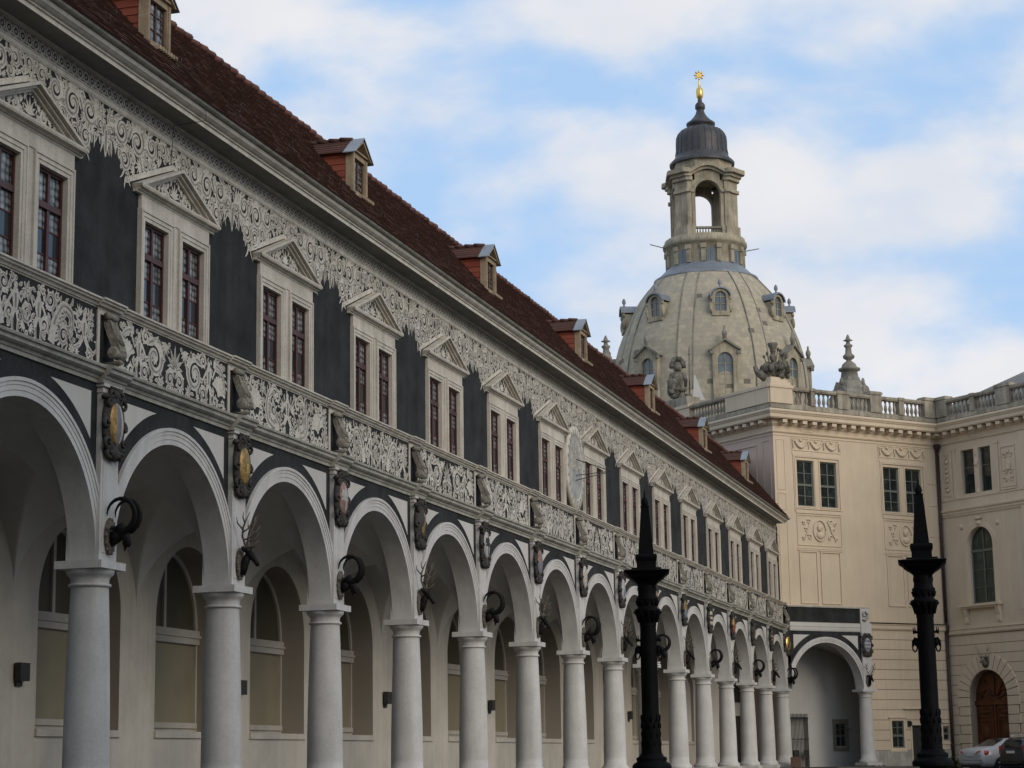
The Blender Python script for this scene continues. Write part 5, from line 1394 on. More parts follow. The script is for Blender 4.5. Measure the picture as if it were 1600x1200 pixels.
# ------------------------------------------------------------------ unseen buildings behind and beside the camera, added to shade the near arcade
def shading_block(name, label, x0, x1, y0, y1, top):
    t = thing(name, label, 'building')
    b = MB(); b.box(x0, x1, y0, y1, -.2, top); b.box(x0-.4, x1+.4, y0-.4, y1+.4, top, top+.5); b.box(x0-.06, x1+.06, y0-.06, y1+.06, 6.0, 6.3); b.build('wall', M['stucco'], t)
    r = MB(); xm, ym = (x0+x1)/2, (y0+y1)/2; h = top+.5
    if x1-x0 < y1-y0: r.add([(x0-.4,y0-.4,h),(x1+.4,y0-.4,h),(x1+.4,y1+.4,h),(x0-.4,y1+.4,h),(xm,y0+6,h+6),(xm,y1-6,h+6)], [(0,1,4),(1,2,5,4),(2,3,5),(3,0,4,5)])
    else: r.add([(x0-.4,y0-.4,h),(x1+.4,y0-.4,h),(x1+.4,y1+.4,h),(x0-.4,y1+.4,h),(x0+6,ym,h+6),(x1-6,ym,h+6)], [(0,1,5,4),(1,2,5),(2,3,4,5),(3,0,4)])
    r.build('roof', M['roof_tile'], t)
    data = None
    along = 'y' if x1-x0 < y1-y0 else 'x'
    a = (y0 if along == 'y' else x0)+2.2
    while a < (y1 if along == 'y' else x1)-1.5:
        for z in (1.6, 7.6, 12.0):
            if z > top-2: continue
            if data is None:
                w = MB()
                w.box(-.06,.0,-.62,.62,0,2.2); w.box(-.08,.08,-.74,-.62,-.1,2.35); w.box(-.08,.08,.62,.74,-.1,2.35); w.box(-.08,.08,-.62,.62,2.2,2.35); w.box(-.08,.12,-.62,.62,-.1,.0); w.box(-.07,.03,-.03,.03,0,2.2)
                o = w.build('window', M['palace_sash'], t); data = o.data
            else: o = link('window', data, t)
            if along == 'y': o.location = (x0, a, z); o.rotation_euler = (0,0,PI)
            else: o.location = (a, y1, z); o.rotation_euler = (0,0,PI/2)
        a += 3.6
shading_block('shading_building', 'unseen plain cream building across from the arcade, added to shade its near end', 21, 33, -60, -6, 17)
shading_block('rear_shading_building', 'unseen plain cream building behind the court, added to shade the near arcade', -6, 21, -56, -42, 19)

# ------------------------------------------------------------------ the domed church beyond the roofs
CH = (-34.17, 235.79, 0.)
church = thing('domed_church', 'tall sandstone domed church with open lantern and gilded orb beyond the roofs', 'church', CH, math.radians(-70.43))
PROF = [(13.0,20),(13.0,47.5),(12.85,49.5),(12.4,51.8),(11.85,53.8),(11.05,55.9),(10.35,57.5),(9.65,58.8),(8.95,59.95),(8.15,61.0),(7.4,61.85),(6.75,62.6),(6.6,62.75)]
def dome_r(z):
    for (r0, z0), (r1, z1) in zip(PROF, PROF[1:]):
        if z0 <= z <= z1: return r0+(r1-r0)*(z-z0)/(z1-z0)
    return 6.6
def church_build():
    b = MB(); b.lathe(PROF, 96); b.build('dome', M['sandstone'], church)
    # ribs: eight flat bands standing a little proud
    for k in range(8):
        b = MB(); a0 = math.radians(22.5+45*k); vs = []; N_ = 26
        for i in range(N_+1):
            z = 46+(62.6-46)*i/N_; r = dome_r(z); hw = .95*(.55+.45*(r/13))
            for d, w in ((-.02,hw),(.05,hw),(.05,-hw),(-.02,-hw)):
                q = r+d; vs.append((q*math.cos(a0)-w*math.sin(a0), q*math.sin(a0)+w*math.cos(a0), z))
        b.add(vs, [(4*i+j,4*i+j+1,4*i+5+j,4*i+4+j) for i in range(N_) for j in range(3)])
        for s in (-1, 1):
            pts = []
            for i in range(N_+1):
                z = 46+(62.6-46)*i/N_; r = dome_r(z)+.04; hw = s*1.02*(.55+.45*(r/13)); pts.append((r*math.cos(a0)-hw*math.sin(a0), r*math.sin(a0)+hw*math.cos(a0), z))
            b.tube(pts, .085, 5, 1)
        b.build('dome_rib', [M['sandstone'], M['church_grey']], church)
    def lower_window(k):
        T = Matrix.Rotation(math.radians(45*k), 4, 'Z'); b = MB(T); xf = 13.3
        dz = -2.35; z0, z1 = 47.4+dz, 52.4+dz; hw, ho = .95, 1.62; n = 14; sp = 51.85+dz
        for s in (-1, 1): b.box(11.0, xf, s*hw, s*ho, z0, sp)
        b.box(11.0, xf+.1, -ho, ho, z0-.6, z0)
        P = [(hw*math.cos(PI*i/n), sp+hw*math.sin(PI*i/n)) for i in range(n+1)]; vs = []
        for y, z in P: vs += [(xf,y,z),(xf,y if abs(y) < hw*.999 else math.copysign(hw,y),53.3+dz),(11.5,y,z)]
        b.add(vs, [(3*i,3*i+1,3*i+4,3*i+3) for i in range(n)]+[(3*i,3*i+3,3*i+5,3*i+2) for i in range(n)])
        for s in (-1, 1): b.box(11.2, xf, s*hw, s*ho, sp, 53.3+dz)
        b.add([(xf,-ho,53.3+dz),(xf,ho,53.3+dz),(xf,0,54.25+dz),(10.8,-ho,53.3+dz),(10.8,ho,53.3+dz),(10.8,0,54.25+dz)], [(0,1,2)])
        o = b.build('dome_window', M['church_trim'], church)
        g = MB(T @ Matrix.Translation((0,0,dz)))
        for s in (-1, 1):
            g.add([(xf+.35,s*2.0,52.95),(xf+.35,0,54.3),(xf+.35,0,54.6),(xf+.35,s*2.05,53.2),(10.2,s*2.0,52.95),(10.2,0,54.3),(10.2,0,54.6),(10.2,s*2.05,53.2)], [(0,1,2,3),(2,3,7,6),(0,1,5,4),(0,3,7,4)])
            g.box(xf-.1,xf+.3,s*1.5,s*1.95,52.55,52.95)
        g.blob((xf,0,55.2),(.35,.35,.55),8,6); g.tube([(xf,0,54.4),(xf,0,56.2)], [.3,.12], 6); g.build('window_gable', M['church_grey'], o)
        w = MB(T); w.add([(xf-.35,hw*math.cos(PI*i/n)*.99,sp+hw*math.sin(PI*i/n)*.99) for i in range(n+1)]+[(xf-.35,-hw,z0),(xf-.35,hw,z0)], [tuple(range(n+3))]); w.build('pane', M['church_glass'], o)
        s_ = MB(T); s_.box(xf-.35,xf-.25,-.06,.06,z0,sp+.9)
        for z in (48.8,50.1,51.4): s_.box(xf-.35,xf-.27,-hw,hw,z+dz-.05,z+dz+.05)
        s_.build('glazing_bar', M['church_trim'], o)
    def upper_dormer(k):
        T = Matrix.Rotation(math.radians(45*k), 4, 'Z'); b = MB(T); xf = 11.35; zb, sp = 56.2, 58.05; hw, ho = .72, 1.12; n = 12
        for s in (-1, 1): b.box(7.0, xf, s*hw, s*ho, zb, sp)
        b.box(9.3, xf, -ho, ho, zb-.6, zb); b.box(10.0, xf-.2, -ho*.8, ho*.8, zb-1.2, zb-.6)
        vs = []
        for i in range(n+1):
            a = PI*i/n; vs += [(xf,hw*math.cos(a),sp+hw*math.sin(a)),(xf,ho*math.cos(a),sp+ho*math.sin(a)*.95),(7.0,hw*math.cos(a),sp+hw*math.sin(a))]
        b.add(vs, [(3*i,3*i+1,3*i+4,3*i+3) for i in range(n)]+[(3*i,3*i+3,3*i+5,3*i+2) for i in range(n)])
        for s in (-1, 1): b.blob((xf-.1,s*1.25,zb+.5),(.25,.3,.7),6,5,.2); b.blob((xf-.1,s*1.2,zb+1.7),(.2,.22,.3),6,5,.2)
        o = b.build('upper_dormer', M['church_trim'], church)
        r = MB(T); vs = []
        for i in range(n+1):
            a = PI*i/n; y, z = (ho+.12)*math.cos(a), sp+(ho+.06)*math.sin(a)*.95
            vs += [(xf+.25,y,z-.06),(xf+.25,y*1.12,z+.14),(6.0,y*1.12,z+.14)]
        r.add(vs, [(3*i,3*i+1,3*i+4,3*i+3) for i in range(n)]+[(3*i+1,3*i+2,3*i+5,3*i+4) for i in range(n)])
        r.lathe([(.16,61.3),(.2,61.5),(.1,61.7),(.26,62.0),(.22,62.35),(.05,62.6)], 8, (xf-.3,0,-2.2)); r.build('dormer_roof', M['lead'], o)
        w = MB(T); w.add([(xf-.3,hw*math.cos(PI*i/n),sp+hw*math.sin(PI*i/n)) for i in range(n+1)]+[(xf-.3,-hw,zb),(xf-.3,hw,zb)], [tuple(range(n+3))]); w.build('pane', M['church_glass'], o)
        s_ = MB(T); s_.box(xf-.3,xf-.22,-.05,.05,zb,sp+.7); s_.box(xf-.3,xf-.22,-hw,hw,zb+.9,zb+1.0); s_.box(xf-.3,xf-.22,-hw,hw,sp-.05,sp+.05); s_.build('glazing_bar', M['church_trim'], o)
    for k in range(8): lower_window(k); upper_dormer(k)
    b = MB(); b.lathe([(6.95,62.5),(6.95,62.72),(6.5,62.95),(5.9,63.5),(5.35,64.05),(5.05,64.35)], 48); b.build('lead_skirt', M['lead'], church)
    b = MB(); b.lathe([(5.0,64.3),(5.0,66.6),(5.1,66.7),(5.15,66.85),(5.5,67.0),(5.6,67.2),(5.6,67.55),(5.4,67.75),(5.35,68.1),(3.0,68.15)], 64); 
    for k in range(16):
        a = 2*PI*(k+.5)/16; T = Matrix.Rotation(a, 4, 'Z'); c = MB(T); c.box(4.8,5.28,-.30,.30,64.3,66.7); c.box(4.8,5.45,-.36,.36,66.05,66.65); b.add(c.v, c.f)
    o = b.build('lantern_drum', M['church_trim'], church)
    for k in range(8):
        T = Matrix.Rotation(PI*k/4, 4, 'Z'); n = 10
        b = MB(T); b.add([(5.03,.62*math.cos(PI*i/n),65.6+.62*math.sin(PI*i/n)) for i in range(n+1)]+[(5.03,-.62,64.35),(5.03,.62,64.35)], [tuple(range(n+3))]); b.box(5.0,5.08,-.05,.05,64.35,66.2); b.build('drum_window', M['church_glass'], o)
    # lantern: four corner piers, arches between
    b = MB()
    for sx in (-1, 1):
        for sy in (-1, 1):
            P = [(3.9,1.67),(3.9,2.2),(4.12,2.2),(4.12,2.75),(3.75,3.0),(3.0,3.75),(2.75,4.12),(2.2,4.12),(2.2,3.9),(1.67,3.9),(1.67,2.9),(2.9,1.67)]
            P = [(x*sx, y*sy) for x, y in P]
            if sx*sy < 0: P = P[::-1]
            b.extrude(P, 69.2, 75.6, 'z'); Q = [(x*1.08, y*1.06) for x, y in P]; b.extrude(Q, 68.1, 69.3, 'z'); b.extrude(Q, 73.9, 74.3, 'z')
    for k in range(4):
        T = Matrix.Rotation(PI*k/2, 4, 'Z'); c = MB(T); n = 16; r = 1.67; sp = 73.9; vs = []
        for i in range(n+1):
            a = PI*i/n; y, z = r*math.cos(a), sp+r*math.sin(a); vs += [(3.9,y,z),(3.9,y,76.9),(2.9,y,z),(2.9,y,76.9)]
        c.add(vs, [(4*i,4*i+1,4*i+5,4*i+4) for i in range(n)]+[(4*i,4*i+4,4*i+6,4*i+2) for i in range(n)]+[(4*i+2,4*i+6,4*i+7,4*i+3) for i in range(n)])
        for (r0, r1, x) in ((1.67,2.0,4.02),):
            vs = []
            for i in range(n+1):
                a = PI*i/n; vs += [(3.9,r0*math.cos(a),sp+r0*math.sin(a)),(x,r0*math.cos(a),sp+r0*math.sin(a)),(x,r1*math.cos(a),sp+r1*math.sin(a)),(3.9,r1*math.cos(a),sp+r1*math.sin(a))]
            c.add(vs, [(4*i+j,4*i+j+1,4*i+5+j,4*i+4+j) for i in range(n) for j in range(3)])
        c.box(3.85,4.0,-2.1,-1.67,69,73.9); c.box(3.85,4.0,1.67,2.1,69,73.9)
        # arched cornice over each opening
        for (x, t0, t1) in ((4.35,.0,.35),(4.75,.35,.8)):
            vs = []; m = 14
            for i in range(m+1):
                y = -2.4+4.8*i/m; z = 76.0+1.05*math.cos(PI/2*y/2.4)**1.0
                vs += [(3.3,y,z+t0),(x,y,z+t0),(x,y,z+t1),(3.3,y,z+t1)]
            c.add(vs, [(4*i+j,4*i+j+1,4*i+5+j,4*i+4+j) for i in range(m) for j in range(3)])
        b.add(c.v, c.f)
    for sx in (-1, 1):
        for sy in (-1, 1):
            for q, z0, z1 in ((1.06,75.5,76.0),(1.12,76.0,76.4),(1.22,76.4,77.0)):
                P = [(3.95,1.9),(4.2,2.2),(4.2,2.8),(3.8,3.1),(3.1,3.8),(2.8,4.2),(2.2,4.2),(1.9,3.95),(1.9,2.5),(2.5,1.9)]
                P = [(x*sx*q, y*sy*q) for x, y in P]; P = P[::-1] if sx*sy < 0 else P; b.extrude(P, z0, z1, 'z')
    b.lathe([(4.0,76.5),(4.05,79.2)], 8, (0,0,0), PI/8, smooth=False)
    b.build('lantern', M['church_trim'], church)
    for k in range(4):
        T = Matrix.Rotation(PI*k/2, 4, 'Z'); c = MB(T); c.box(3.5,3.98,-1.67,1.67,69.0,69.25); c.box(3.5,3.95,-1.67,1.67,67.9,68.2)
        for i in range(9): c.lathe([(.10,68.15),(.14,68.4),(.08,68.8),(.1,69.05)], 6, (3.72,-1.5+i*.375,0))
        c.build('lantern_balustrade', M['church_grey'], church)
    b = MB(); b.lathe([(4.35,78.6),(4.4,78.9),(4.1,79.2),(3.75,79.5),(3.55,80.0),(3.42,80.8),(3.42,81.8),(3.36,82.5),(3.1,83.1),(2.65,83.55),(2.0,83.85),(1.55,83.95),(1.6,84.15),(1.95,84.35),(1.95,84.6),(1.4,85.0),(.95,85.5),(.65,85.95),(.52,86.4),(.52,86.55),(.68,86.7),(.68,87.2),(.5,87.5),(.3,87.65),(.3,88.0)], 24, smooth=True)
    for k in range(24):
        a = 2*PI*k/24; b.tube([(r*math.cos(a), r*math.sin(a), z) for r, z in ((3.58,80.0),(3.44,80.8),(3.44,81.8),(3.38,82.5),(3.12,83.1),(2.67,83.56))], .035, 4)
    b.build('lantern_cap', M['dark_lead'], church)
    b = MB(); b.lathe([(.2,88.0),(.45,88.35),(.5,88.9),(.45,89.45),(.2,89.75),(.12,90.2),(.1,90.7)], 16); b.build('gilded_orb', M['gold_bright'], church)
    b = MB(); b.lathe([(.35,-.09),(.4,0),(.35,.09)], 16, (0,0,91.45), axis='x'); b.lathe([(.1,-.12),(.1,.12)], 10, (0,0,91.45), axis='x')
    for k in range(8):
        a = 2*PI*k/8; c, s = math.cos(a), math.sin(a); b.tube([(0,.3*c,91.45+.3*s),(0,.58*c,91.45+.58*s),(0,.72*c,91.45+.72*s)], [.10,.14,.05], 6)
    b.build('gilded_cross', M['gold_bright'], church)
    for s in (-1, 1): 
        a = math.radians(-9); d = Vector((math.sin(a), math.cos(a), 0))*s; b = MB()
        b.tube([tuple(d*5.3+Vector((0,0,67.0))), tuple(d*7.6+Vector((0,0,67.5)))], .07, 5); b.build('spotlight_arm', M['church_grey'], church)
    # stair turrets at the corners
    for k in range(4):
        a = math.radians(45+90*k); c = (21.5*math.cos(a), 21.5*math.sin(a), 0)
        b = MB()
        b.lathe([(3.2,15),(3.2,42.5)], 8, c, a+PI/8, smooth=False); b.lathe([(2.9,42.5),(2.7,44.2),(2.2,45.0),(1.9,45.9),(1.35,46.2),(1.2,46.7)], 8, c, a+PI/8, smooth=False)
        b.lathe([(1.15,46.6),(1.0,47.5),(1.35,47.6),(1.4,47.85),(1.0,48.0),(.85,48.4),(.5,48.7),(.33,48.8),(.33,48.95),(.7,49.2),(.75,49.45),(.55,49.65),(.42,49.8),(.36,50.5),(.55,50.7),(.55,50.85),(.3,51.0),(.22,51.3),(.62,51.45),(.3,51.6),(.25,51.8),(.08,52.2)], 12, c)
        for j in range(4):
            g = a+j*PI/2; T = Matrix.Translation(c) @ Matrix.Rotation(g, 4, 'Z'); q = MB(T); n = 10
            for i in range(n+1):
                pass
            q.lathe([(.45,-.25),(.75,-.25),(.75,.35),(.45,.35)], 16, (2.0,0,44.7), axis='x'); q.blob((1.9,0,46.0),(.25,.25,.45),6,5); b.add(q.v, q.f)
        b.build('corner_turret', M['church_grey'], church)
church_build()

# ------------------------------------------------------------------ bronze columns in the court
def bronze_column(loc, label, sc, rz):
    t = thing('bronze_column', label, 'column', loc, rz, 'black bronze columns in the courtyard')
    u = 44/3136.6*sc          # metres per photograph pixel at its distance
    base = .55+.2
    Z = lambda v: base+(1190-v)*u
    b = MB()
    for w, z0, z1 in ((62,-.05,.30),(66,.30,.40),(58,.40,.52),(46,.52,.60)): b.lathe([(w*u/2*1.2,z0),(w*u/2*1.2,z1)], 4, (0,0,0), PI/4, smooth=False)
    b.lathe([(30*u,.58),(31*u,.66),(28*u,.72),(23*u,.76),(24*u,.80),(24*u,.84),(19*u,.88),(17.5*u,.93)], 24); o = b.build('pedestal', M['bronze'], t)
    b = MB()
    pr = [(16.5,1181),(15.8,1170),(15.2,1150),(14.8,1135),(14.6,1120),(13.5,1116),(13.4,1050),(13.1,1000),(12.6,978),(14,972),(14.4,968)]
    b.lathe([(r*u, Z(v)) for r, v in pr], 24)
    for j, v in enumerate((1174, 1160, 1146, 1132, 1121)):     # foliage on the foot of the shaft
        for k in range(10):
            a = 2*PI*(k+.5*(j % 2))/10; r = 14.6*u; b.tube([(r*math.cos(a), r*math.sin(a), Z(v+6)), ((r+.7*u)*math.cos(a+.1), (r+.7*u)*math.sin(a+.1), Z(v)), (r*math.cos(a+.2), r*math.sin(a+.2), Z(v-5))], [1.5*u,1.2*u,.5*u], 5)
    b.build('shaft', M['bronze'], t)
    b = MB(); b.lathe([(r*u, Z(v)) for r, v in [(13.5,978),(13,972),(15,966),(17,960),(20.5,955),(21,952),(16,950),(15,944),(17.5,937),(17.8,934),(15,931),(14.2,926),(15.5,920),(14.5,914)]], 24)
    for k in range(12):
        a = 2*PI*k/12
        b.tube([(14*u*math.cos(a),14*u*math.sin(a),Z(972)),(17*u*math.cos(a),17*u*math.sin(a),Z(960)),(22*u*math.cos(a),22*u*math.sin(a),Z(955))], [2.4*u,2.4*u,1.5*u], 5)
        b.tube([(15*u*math.cos(a),15*u*math.sin(a),Z(946)),(18*u*math.cos(a),18*u*math.sin(a),Z(938))], [2*u,1.4*u], 5)
    b.build('column_capital', M['bronze'], t)
    b = MB(); q = 1.414    # square, curved bracket plate
    b.lathe([(r*u*q, Z(v)) for r, v in [(12.5,918),(13.5,914),(16,910.5),(20,907),(25,903.5),(28,901),(30,898),(36,893.5),(36.5,891.5),(24,889.5),(23.5,887)]], 4, (0,0,0), PI/4, smooth=False); b.build('bracket_plate', M['bronze'], t)
    b = MB(); q = 1.40
    b.lathe([(r*u*q, Z(v)) for r, v in [(15.5,888),(15.5,876),(16,875),(17.4,871),(17.6,868),(16,865),(12.4,864.5),(6.3,789),(7.0,788.5),(7.0,787)]], 4, (0,0,0), PI/4, smooth=False)
    b.lathe([(r*u, Z(v)) for r, v in [(3.5,788),(5.4,784),(5.6,780),(4,775),(1.8,772),(1.2,766),(.3,760)]], 12); b.build('obelisk', M['bronze'], t)
    for s in (-1, 1):     # side brackets with hanging rings
        b = MB(); y = s*13*u
        b.tube([(0,y,Z(1012)),(0,y+s*4*u,Z(1010)),(0,y+s*7*u,Z(1014)),(0,y+s*7*u,Z(1022))], [3*u,2.6*u,2*u,1.6*u], 7)
        b.tube([(0,y,Z(1000)),(0,y+s*4*u,Z(1001)),(0,y+s*6*u,Z(996))], [2.4*u,1.8*u,.8*u], 6); b.tube([(0,y+s*3*u,Z(1001)),(0,y+s*3.4*u,Z(992))], [1.4*u,.6*u], 5); b.tube([(0,y+s*5.6*u,Z(1003)),(0,y+s*6*u,Z(993))], [1.4*u,.6*u], 5)
        b.tube([(0,y+s*(4.6+3.6*math.cos(2*PI*k/16))*u,Z(1021+9*math.sin(2*PI*k/16))) for k in range(17)], 1.1*u, 6)
        b.blob((0,y+s*2*u,Z(1016)),(4*u,4*u,6*u),8,6); b.build('ring_bracket', M['bronze'], t)
    return t
bronze_column((4.02, 22.75, -.2), 'black bronze column with obelisk top in front of the arcade', 1.0, math.radians(-77.4))
bronze_column((10.16, 21.9, -.2), 'black bronze column with obelisk top in front of the cream palace', .975, math.radians(-85))

def clamp_light():
    b = MB(); 
    for z in (.0, .05, .10): b.lathe([(.0,z),(.05,z),(.052,z+.03),(.0,z+.03)], 12)
    b.box(-.03,.03,-.03,.03,.02,.12); b.box(-.16,-.02,-.015,.015,.05,.07)
    o = b.build('clamp_light', M['plate'], None, (4.02+.20*math.cos(math.radians(12.6)), 22.75+.20*math.sin(math.radians(12.6)), 2.60)); tag(o, 'small white ribbed lamp clamped to the side of the near black column', 'lamp')
clamp_light()

# ------------------------------------------------------------------ stone trophies on the palace parapet
def armour(b, R, h=1.2):
    b.tube([(0,0,.0),(0,0,.35*h),(0,0,.62*h),(0,0,.80*h)], [(.24,.18),(.20,.16),(.30,.22),(.20,.16)], 10)
    for s in (-1, 1):
        b.tube([(0,s*.26,.74*h),(0,s*.38,.55*h),(.05,s*.36,.36*h)], [.12,.09,.07], 7); b.blob((0,s*.28,.72*h),(.13,.13,.12),8,5,.1,R)
def trophy_group():
    R = random.Random(3); t = thing('trophy_sculpture', 'grey stone trophy of arms with tall urn helmet on the palace corner', 'sculpture', tuple(F_FRONT @ Vector((.05,.15,17.36))), math.radians(-42-45))
    b = MB(); armour(b, R, .95)
    for i in range(26):
        a = R.uniform(-1.9, 1.9); r = R.uniform(.2,.72); b.blob((r*.45*math.cos(a), r*math.sin(a), R.uniform(.05,.55)), (R.uniform(.1,.2),R.uniform(.08,.2),R.uniform(.1,.22)), 8, 6, .25, R)
    for i in range(34):
        y = R.uniform(-.62, .62); b.blob((R.uniform(-.05,.25), y, R.uniform(.15, 1.02-.55*abs(y))), (R.uniform(.06,.13),R.uniform(.05,.13),R.uniform(.08,.17)), 7, 5, .35, R)
    for y0, y1, z1 in ((.15,.34,1.28),(.3,.52,1.12),(-.2,-.42,1.05),(.05,.22,1.34),(-.1,-.28,1.18)):
        b.tube([(.0,y0,.4),(-.05,y1,z1)], [.03,.02], 5); b.blob((-.05,y1,z1),(.04,.07,.09),6,5,.3,R)
    b.tube([(.22,-.35,.0),(.3,-.55,.14),(.25,-.72,.30),(.2,-.80,.55),(.22,-.74,.62)], [.18,.17,.13,.11,.06], 9)
    b.tube([(.15,.5,.1),(.1,.7,.4),(.0,.62,.75)], [(.16,.05),(.18,.05),(.08,.03)], 8)
    b.build('arms_heap', M['trophy_stone'], t)
    h = MB(); h.lathe([(.10,.85),(.12,.95),(.18,1.02),(.10,1.08),(.12,1.15),(.10,1.2),(.13,1.24),(.13,1.30),(.12,1.33),(.21,1.50),(.24,1.58),(.22,1.64),(.12,1.66)], 14); h.build('urn_helmet', M['trophy_stone'], t)
    R = random.Random(9); t = thing('armour_sculpture', 'grey stone suit of armour with plumed helmet, spear and flag on the parapet', 'sculpture', tuple(F_SIDE @ Vector((.08,-6.9,17.45))), math.radians(228+48))
    b = MB(); armour(b, R, 1.75)
    for i in range(20):
        a = R.uniform(-1.6, 1.6); r = R.uniform(.15,.6); b.blob((r*.5*math.cos(a), r*math.sin(a), R.uniform(.05,.8)), (R.uniform(.12,.22),R.uniform(.12,.22),R.uniform(.14,.3)), 8, 6, .25, R)
    b.build('armour', M['trophy_stone'], t)
    h = MB(); h.blob((0,0,1.62),(.24,.22,.26),10,7,.05,R); h.blob((.16,0,1.55),(.12,.12,.12),8,5,.1,R)
    for k in range(9): a = PI*k/8; h.blob((-.05-.05*math.sin(a),.32*math.cos(a)*.9,1.72+.34*math.sin(a)),(.12,.13,.14),7,5,.3,R)
    h.build('plumed_helmet', M['trophy_stone'], t)
    s = MB(); s.tube([(.15,.55,.0),(.15,.60,2.25)], .035, 6); s.lathe([(.07,2.2),(.05,2.3),(.0,2.65)], 6, (.15,.60,0)); s.build('spear', M['trophy_stone'], t)
    f = MB(); P = [(.70,-.05),(1.28,-.05),(1.12,.35),(1.0,.75),(.86,1.15),(.80,1.22)]; f.extrude([(y,z) for y, z in P], .05, .11, 'x'); f.build('flag', M['white_plaster'], t)
trophy_group()

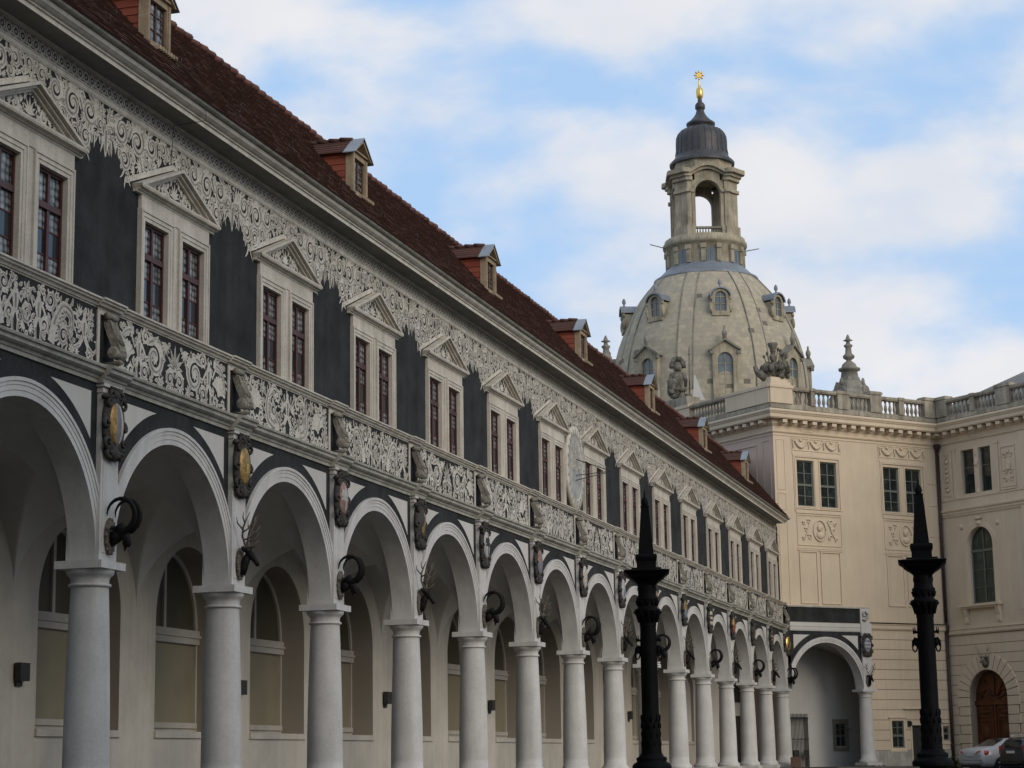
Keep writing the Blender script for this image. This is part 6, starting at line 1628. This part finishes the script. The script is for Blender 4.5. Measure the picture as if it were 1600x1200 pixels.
# ------------------------------------------------------------------ parked cars
def car(name, label, loc, rz, paint, hatch=False):
    t = thing(name, label, 'car', loc, rz)
    if hatch: ST = [(-2.20,.42,.80,.88,.74,.60),(-2.12,.26,.98,1.06,.86,.62),(-1.98,.22,1.02,1.38,.88,.60),(-1.72,.22,1.02,1.53,.89,.62),(-.6,.20,1.0,1.58,.90,.64),(.2,.20,.98,1.54,.90,.63),(.55,.20,.97,1.42,.90,.62),(1.15,.20,.95,1.04,.89,.66),(1.95,.24,.80,.88,.86,.62),(2.20,.34,.62,.68,.72,.5)]
    else: ST = [(-2.26,.42,.74,.82,.72,.58),(-2.18,.26,.90,.98,.84,.62),(-1.75,.22,.97,1.05,.87,.66),(-1.50,.22,.97,1.08,.875,.63),(-.85,.20,.96,1.385,.88,.56),(0,.20,.95,1.44,.885,.58),(.40,.20,.94,1.36,.885,.57),(1.10,.20,.92,1.00,.88,.64),(1.95,.24,.78,.86,.84,.60),(2.24,.34,.60,.66,.70,.5)]
    b = MB(); vs = []; m = 12
    for x, zb, zl, zt, hw, ht in ST:
        half = [(hw*.55,zb-.01),(hw*.93,zb+.02),(hw,zb+.18),(hw*.99,(zb+zl)/2+.08),(hw*.96,zl),(ht+.02,zt-.03 if zt-zl > .2 else zt-.01)]
        vs += [(x, y, z) for y, z in half]+[(x, -y, z) for y, z in half[::-1]]
    n = len(ST)
    fs = [(i*m+j, i*m+(j+1) % m, (i+1)*m+(j+1) % m, (i+1)*m+j) for i in range(n-1) for j in range(m)]
    b.add(vs, fs, 0, True); b.add(vs[:m], [tuple(range(m))]); b.add(vs[-m:], [tuple(range(m))[::-1]])
    b.build('body', M[paint], t)
    g = MB()
    def side_pane(i0, i1, q):
        P = []
        for i, (a, c) in ((i0,(.08,.93)),(i1,(.08,.93))):
            x, zb, zl, zt, hw, ht = ST[i]
            for f in (a, c): P.append((x, q*((hw*.96)*(1-f)+(ht+.02)*f+.012), zl*(1-f)+zt*f-.01))
        g.add([P[0], P[2], P[3], P[1]], [(0,1,2,3)])
    rg = (2,3,4,5) if hatch else (4,5)
    for q in (-1, 1):
        for i in rg: side_pane(i, i+1, q)
        x4 = ST[rg[0]]; x3 = ST[rg[0]-1]; x6 = ST[rg[-1]+1]; x7 = ST[rg[-1]+2]
        g.add([(x3[0]+.15,q*(x3[4]*.9+.0),x3[2]+.06),(x4[0],q*(x4[4]*.955),x4[2]+.03),(x4[0],q*(x4[5]+.05),x4[3]-.05)], [(0,1,2)])
        g.add([(x6[0],q*(x6[4]*.955),x6[2]+.03),(x7[0]-.15,q*(x7[4]*.9),x7[2]+.06),(x6[0],q*(x6[5]+.05),x6[3]-.05)], [(0,1,2)])
    o_ = .012
    if hatch: A, B_ = ST[1], ST[3]
    else: A, B_ = ST[3], ST[4]
    dx, dz = B_[0]-A[0], B_[3]-A[3]; l = math.hypot(dx, dz); nx, nz = -dz/l*o_, dx/l*o_
    pt = lambda f, y, S0=A, S1=B_: (S0[0]+(S1[0]-S0[0])*f+nx, y*(S0[5]*(1-f)+S1[5]*f), S0[3]+(S1[3]-S0[3])*f+nz)
    if hatch: g.add([(ST[1][0]-.0,-.52,1.08),(ST[1][0]-.0,.52,1.08),(ST[2][0]-.02,.53,1.40),(ST[2][0]-.02,-.53,1.40)], [(0,1,2,3)])
    else: g.add([pt(.08,-.86), pt(.08,.86), pt(.93,.9), pt(.93,-.9)], [(0,1,2,3)])
    C_, D_ = ST[-4], ST[-3]
    g.add([(D_[0]-.05,-.56,D_[3]+.03),(D_[0]-.05,.56,D_[3]+.03),(C_[0]+.03,.5,C_[3]-.02),(C_[0]+.03,-.5,C_[3]-.02)], [(0,1,2,3)])
    g.build('car_window', M['car_glass'], t)
    for x in (-1.36, 1.36):
        for q in (-1, 1):
            w = MB(); w.lathe([(.20,-.10),(.30,-.105),(.325,-.08),(.325,.08),(.30,.105),(.20,.10)], 24, (x,q*.80,.325), axis='y'); wh = w.build('tyre', M['tyre'], t)
            r = MB(); r.lathe([(.0,.06),(.06,.095),(.17,.07),(.205,.09)] if q > 0 else [(.0,-.06),(.06,-.095),(.17,-.07),(.205,-.09)], 20, (x,q*.80,.325), axis='y')
            for k in range(5): a = 2*PI*k/5; r.tube([(x+.05*math.cos(a),q*.885,.325+.05*math.sin(a)),(x+.2*math.cos(a),q*.885,.325+.2*math.sin(a))], .022, 5)
            r.build('rim', M['alloy'], wh)
    for q in (-1, 1):
        l_ = MB()
        if hatch: l_.box(-2.14,-2.02,q*.70,q*.86,.82,1.16)
        else: l_.tube([(-2.235,q*.46,.80),(-2.21,q*.66,.81),(-2.10,q*.835,.82),(-1.96,q*.875,.84)], [(.03,.075),(.035,.095),(.03,.095),(.015,.06)], 8)
        l_.build('tail_light', M['tail_red'], t)
        h_ = MB(); h_.blob((2.08,q*.62,.66),(.14,.16,.07),8,5); h_.build('headlight', M['alloy'], t)
        k = MB(); k.blob((.72,q*1.0,1.0),(.08,.10,.07),8,5); k.tube([(.72,q*.88,.96),(.72,q*.98,.98)], .03, 5); k.build('wing_mirror', M[paint], t)
    p = MB(); p.box(-2.275,-2.255,-.26,.26,.70,.81) if not hatch else p.box(-2.225,-2.205,-.26,.26,.84,.95); p.build('number_plate', M['plate'], t)
    u = MB(); u.box(-2.24,-2.16,-.66,.66,.27,.33); u.box(-2.26,-2.2,-.74,.74,.50,.52); u.build('bumper_trim', M['tyre'], t)
    if hatch: t.scale = (.95,.95,.93)
    if hatch:
        rr = MB()
        for q in (-1, 1): rr.tube([(-1.7,q*.60,1.54),(-1.55,q*.61,1.60),(.0,q*.63,1.61),(.25,q*.62,1.54)], .02, 6)
        rr.build('roof_rail', M['alloy'], t)
    return t
def at_wall(r, d): p = IC+NV*r-DV*d; return (p.x, p.y, -.2)
car('white_sedan', 'silver white saloon car parked facing the palace door, seen from its rear corner', at_wall(8.55, 4.8), math.radians(40), 'car_white')
car('dark_estate', 'dark estate car with roof rails and red tail light at the right edge', at_wall(11.55, 5.7), math.radians(40), 'car_dark', True)
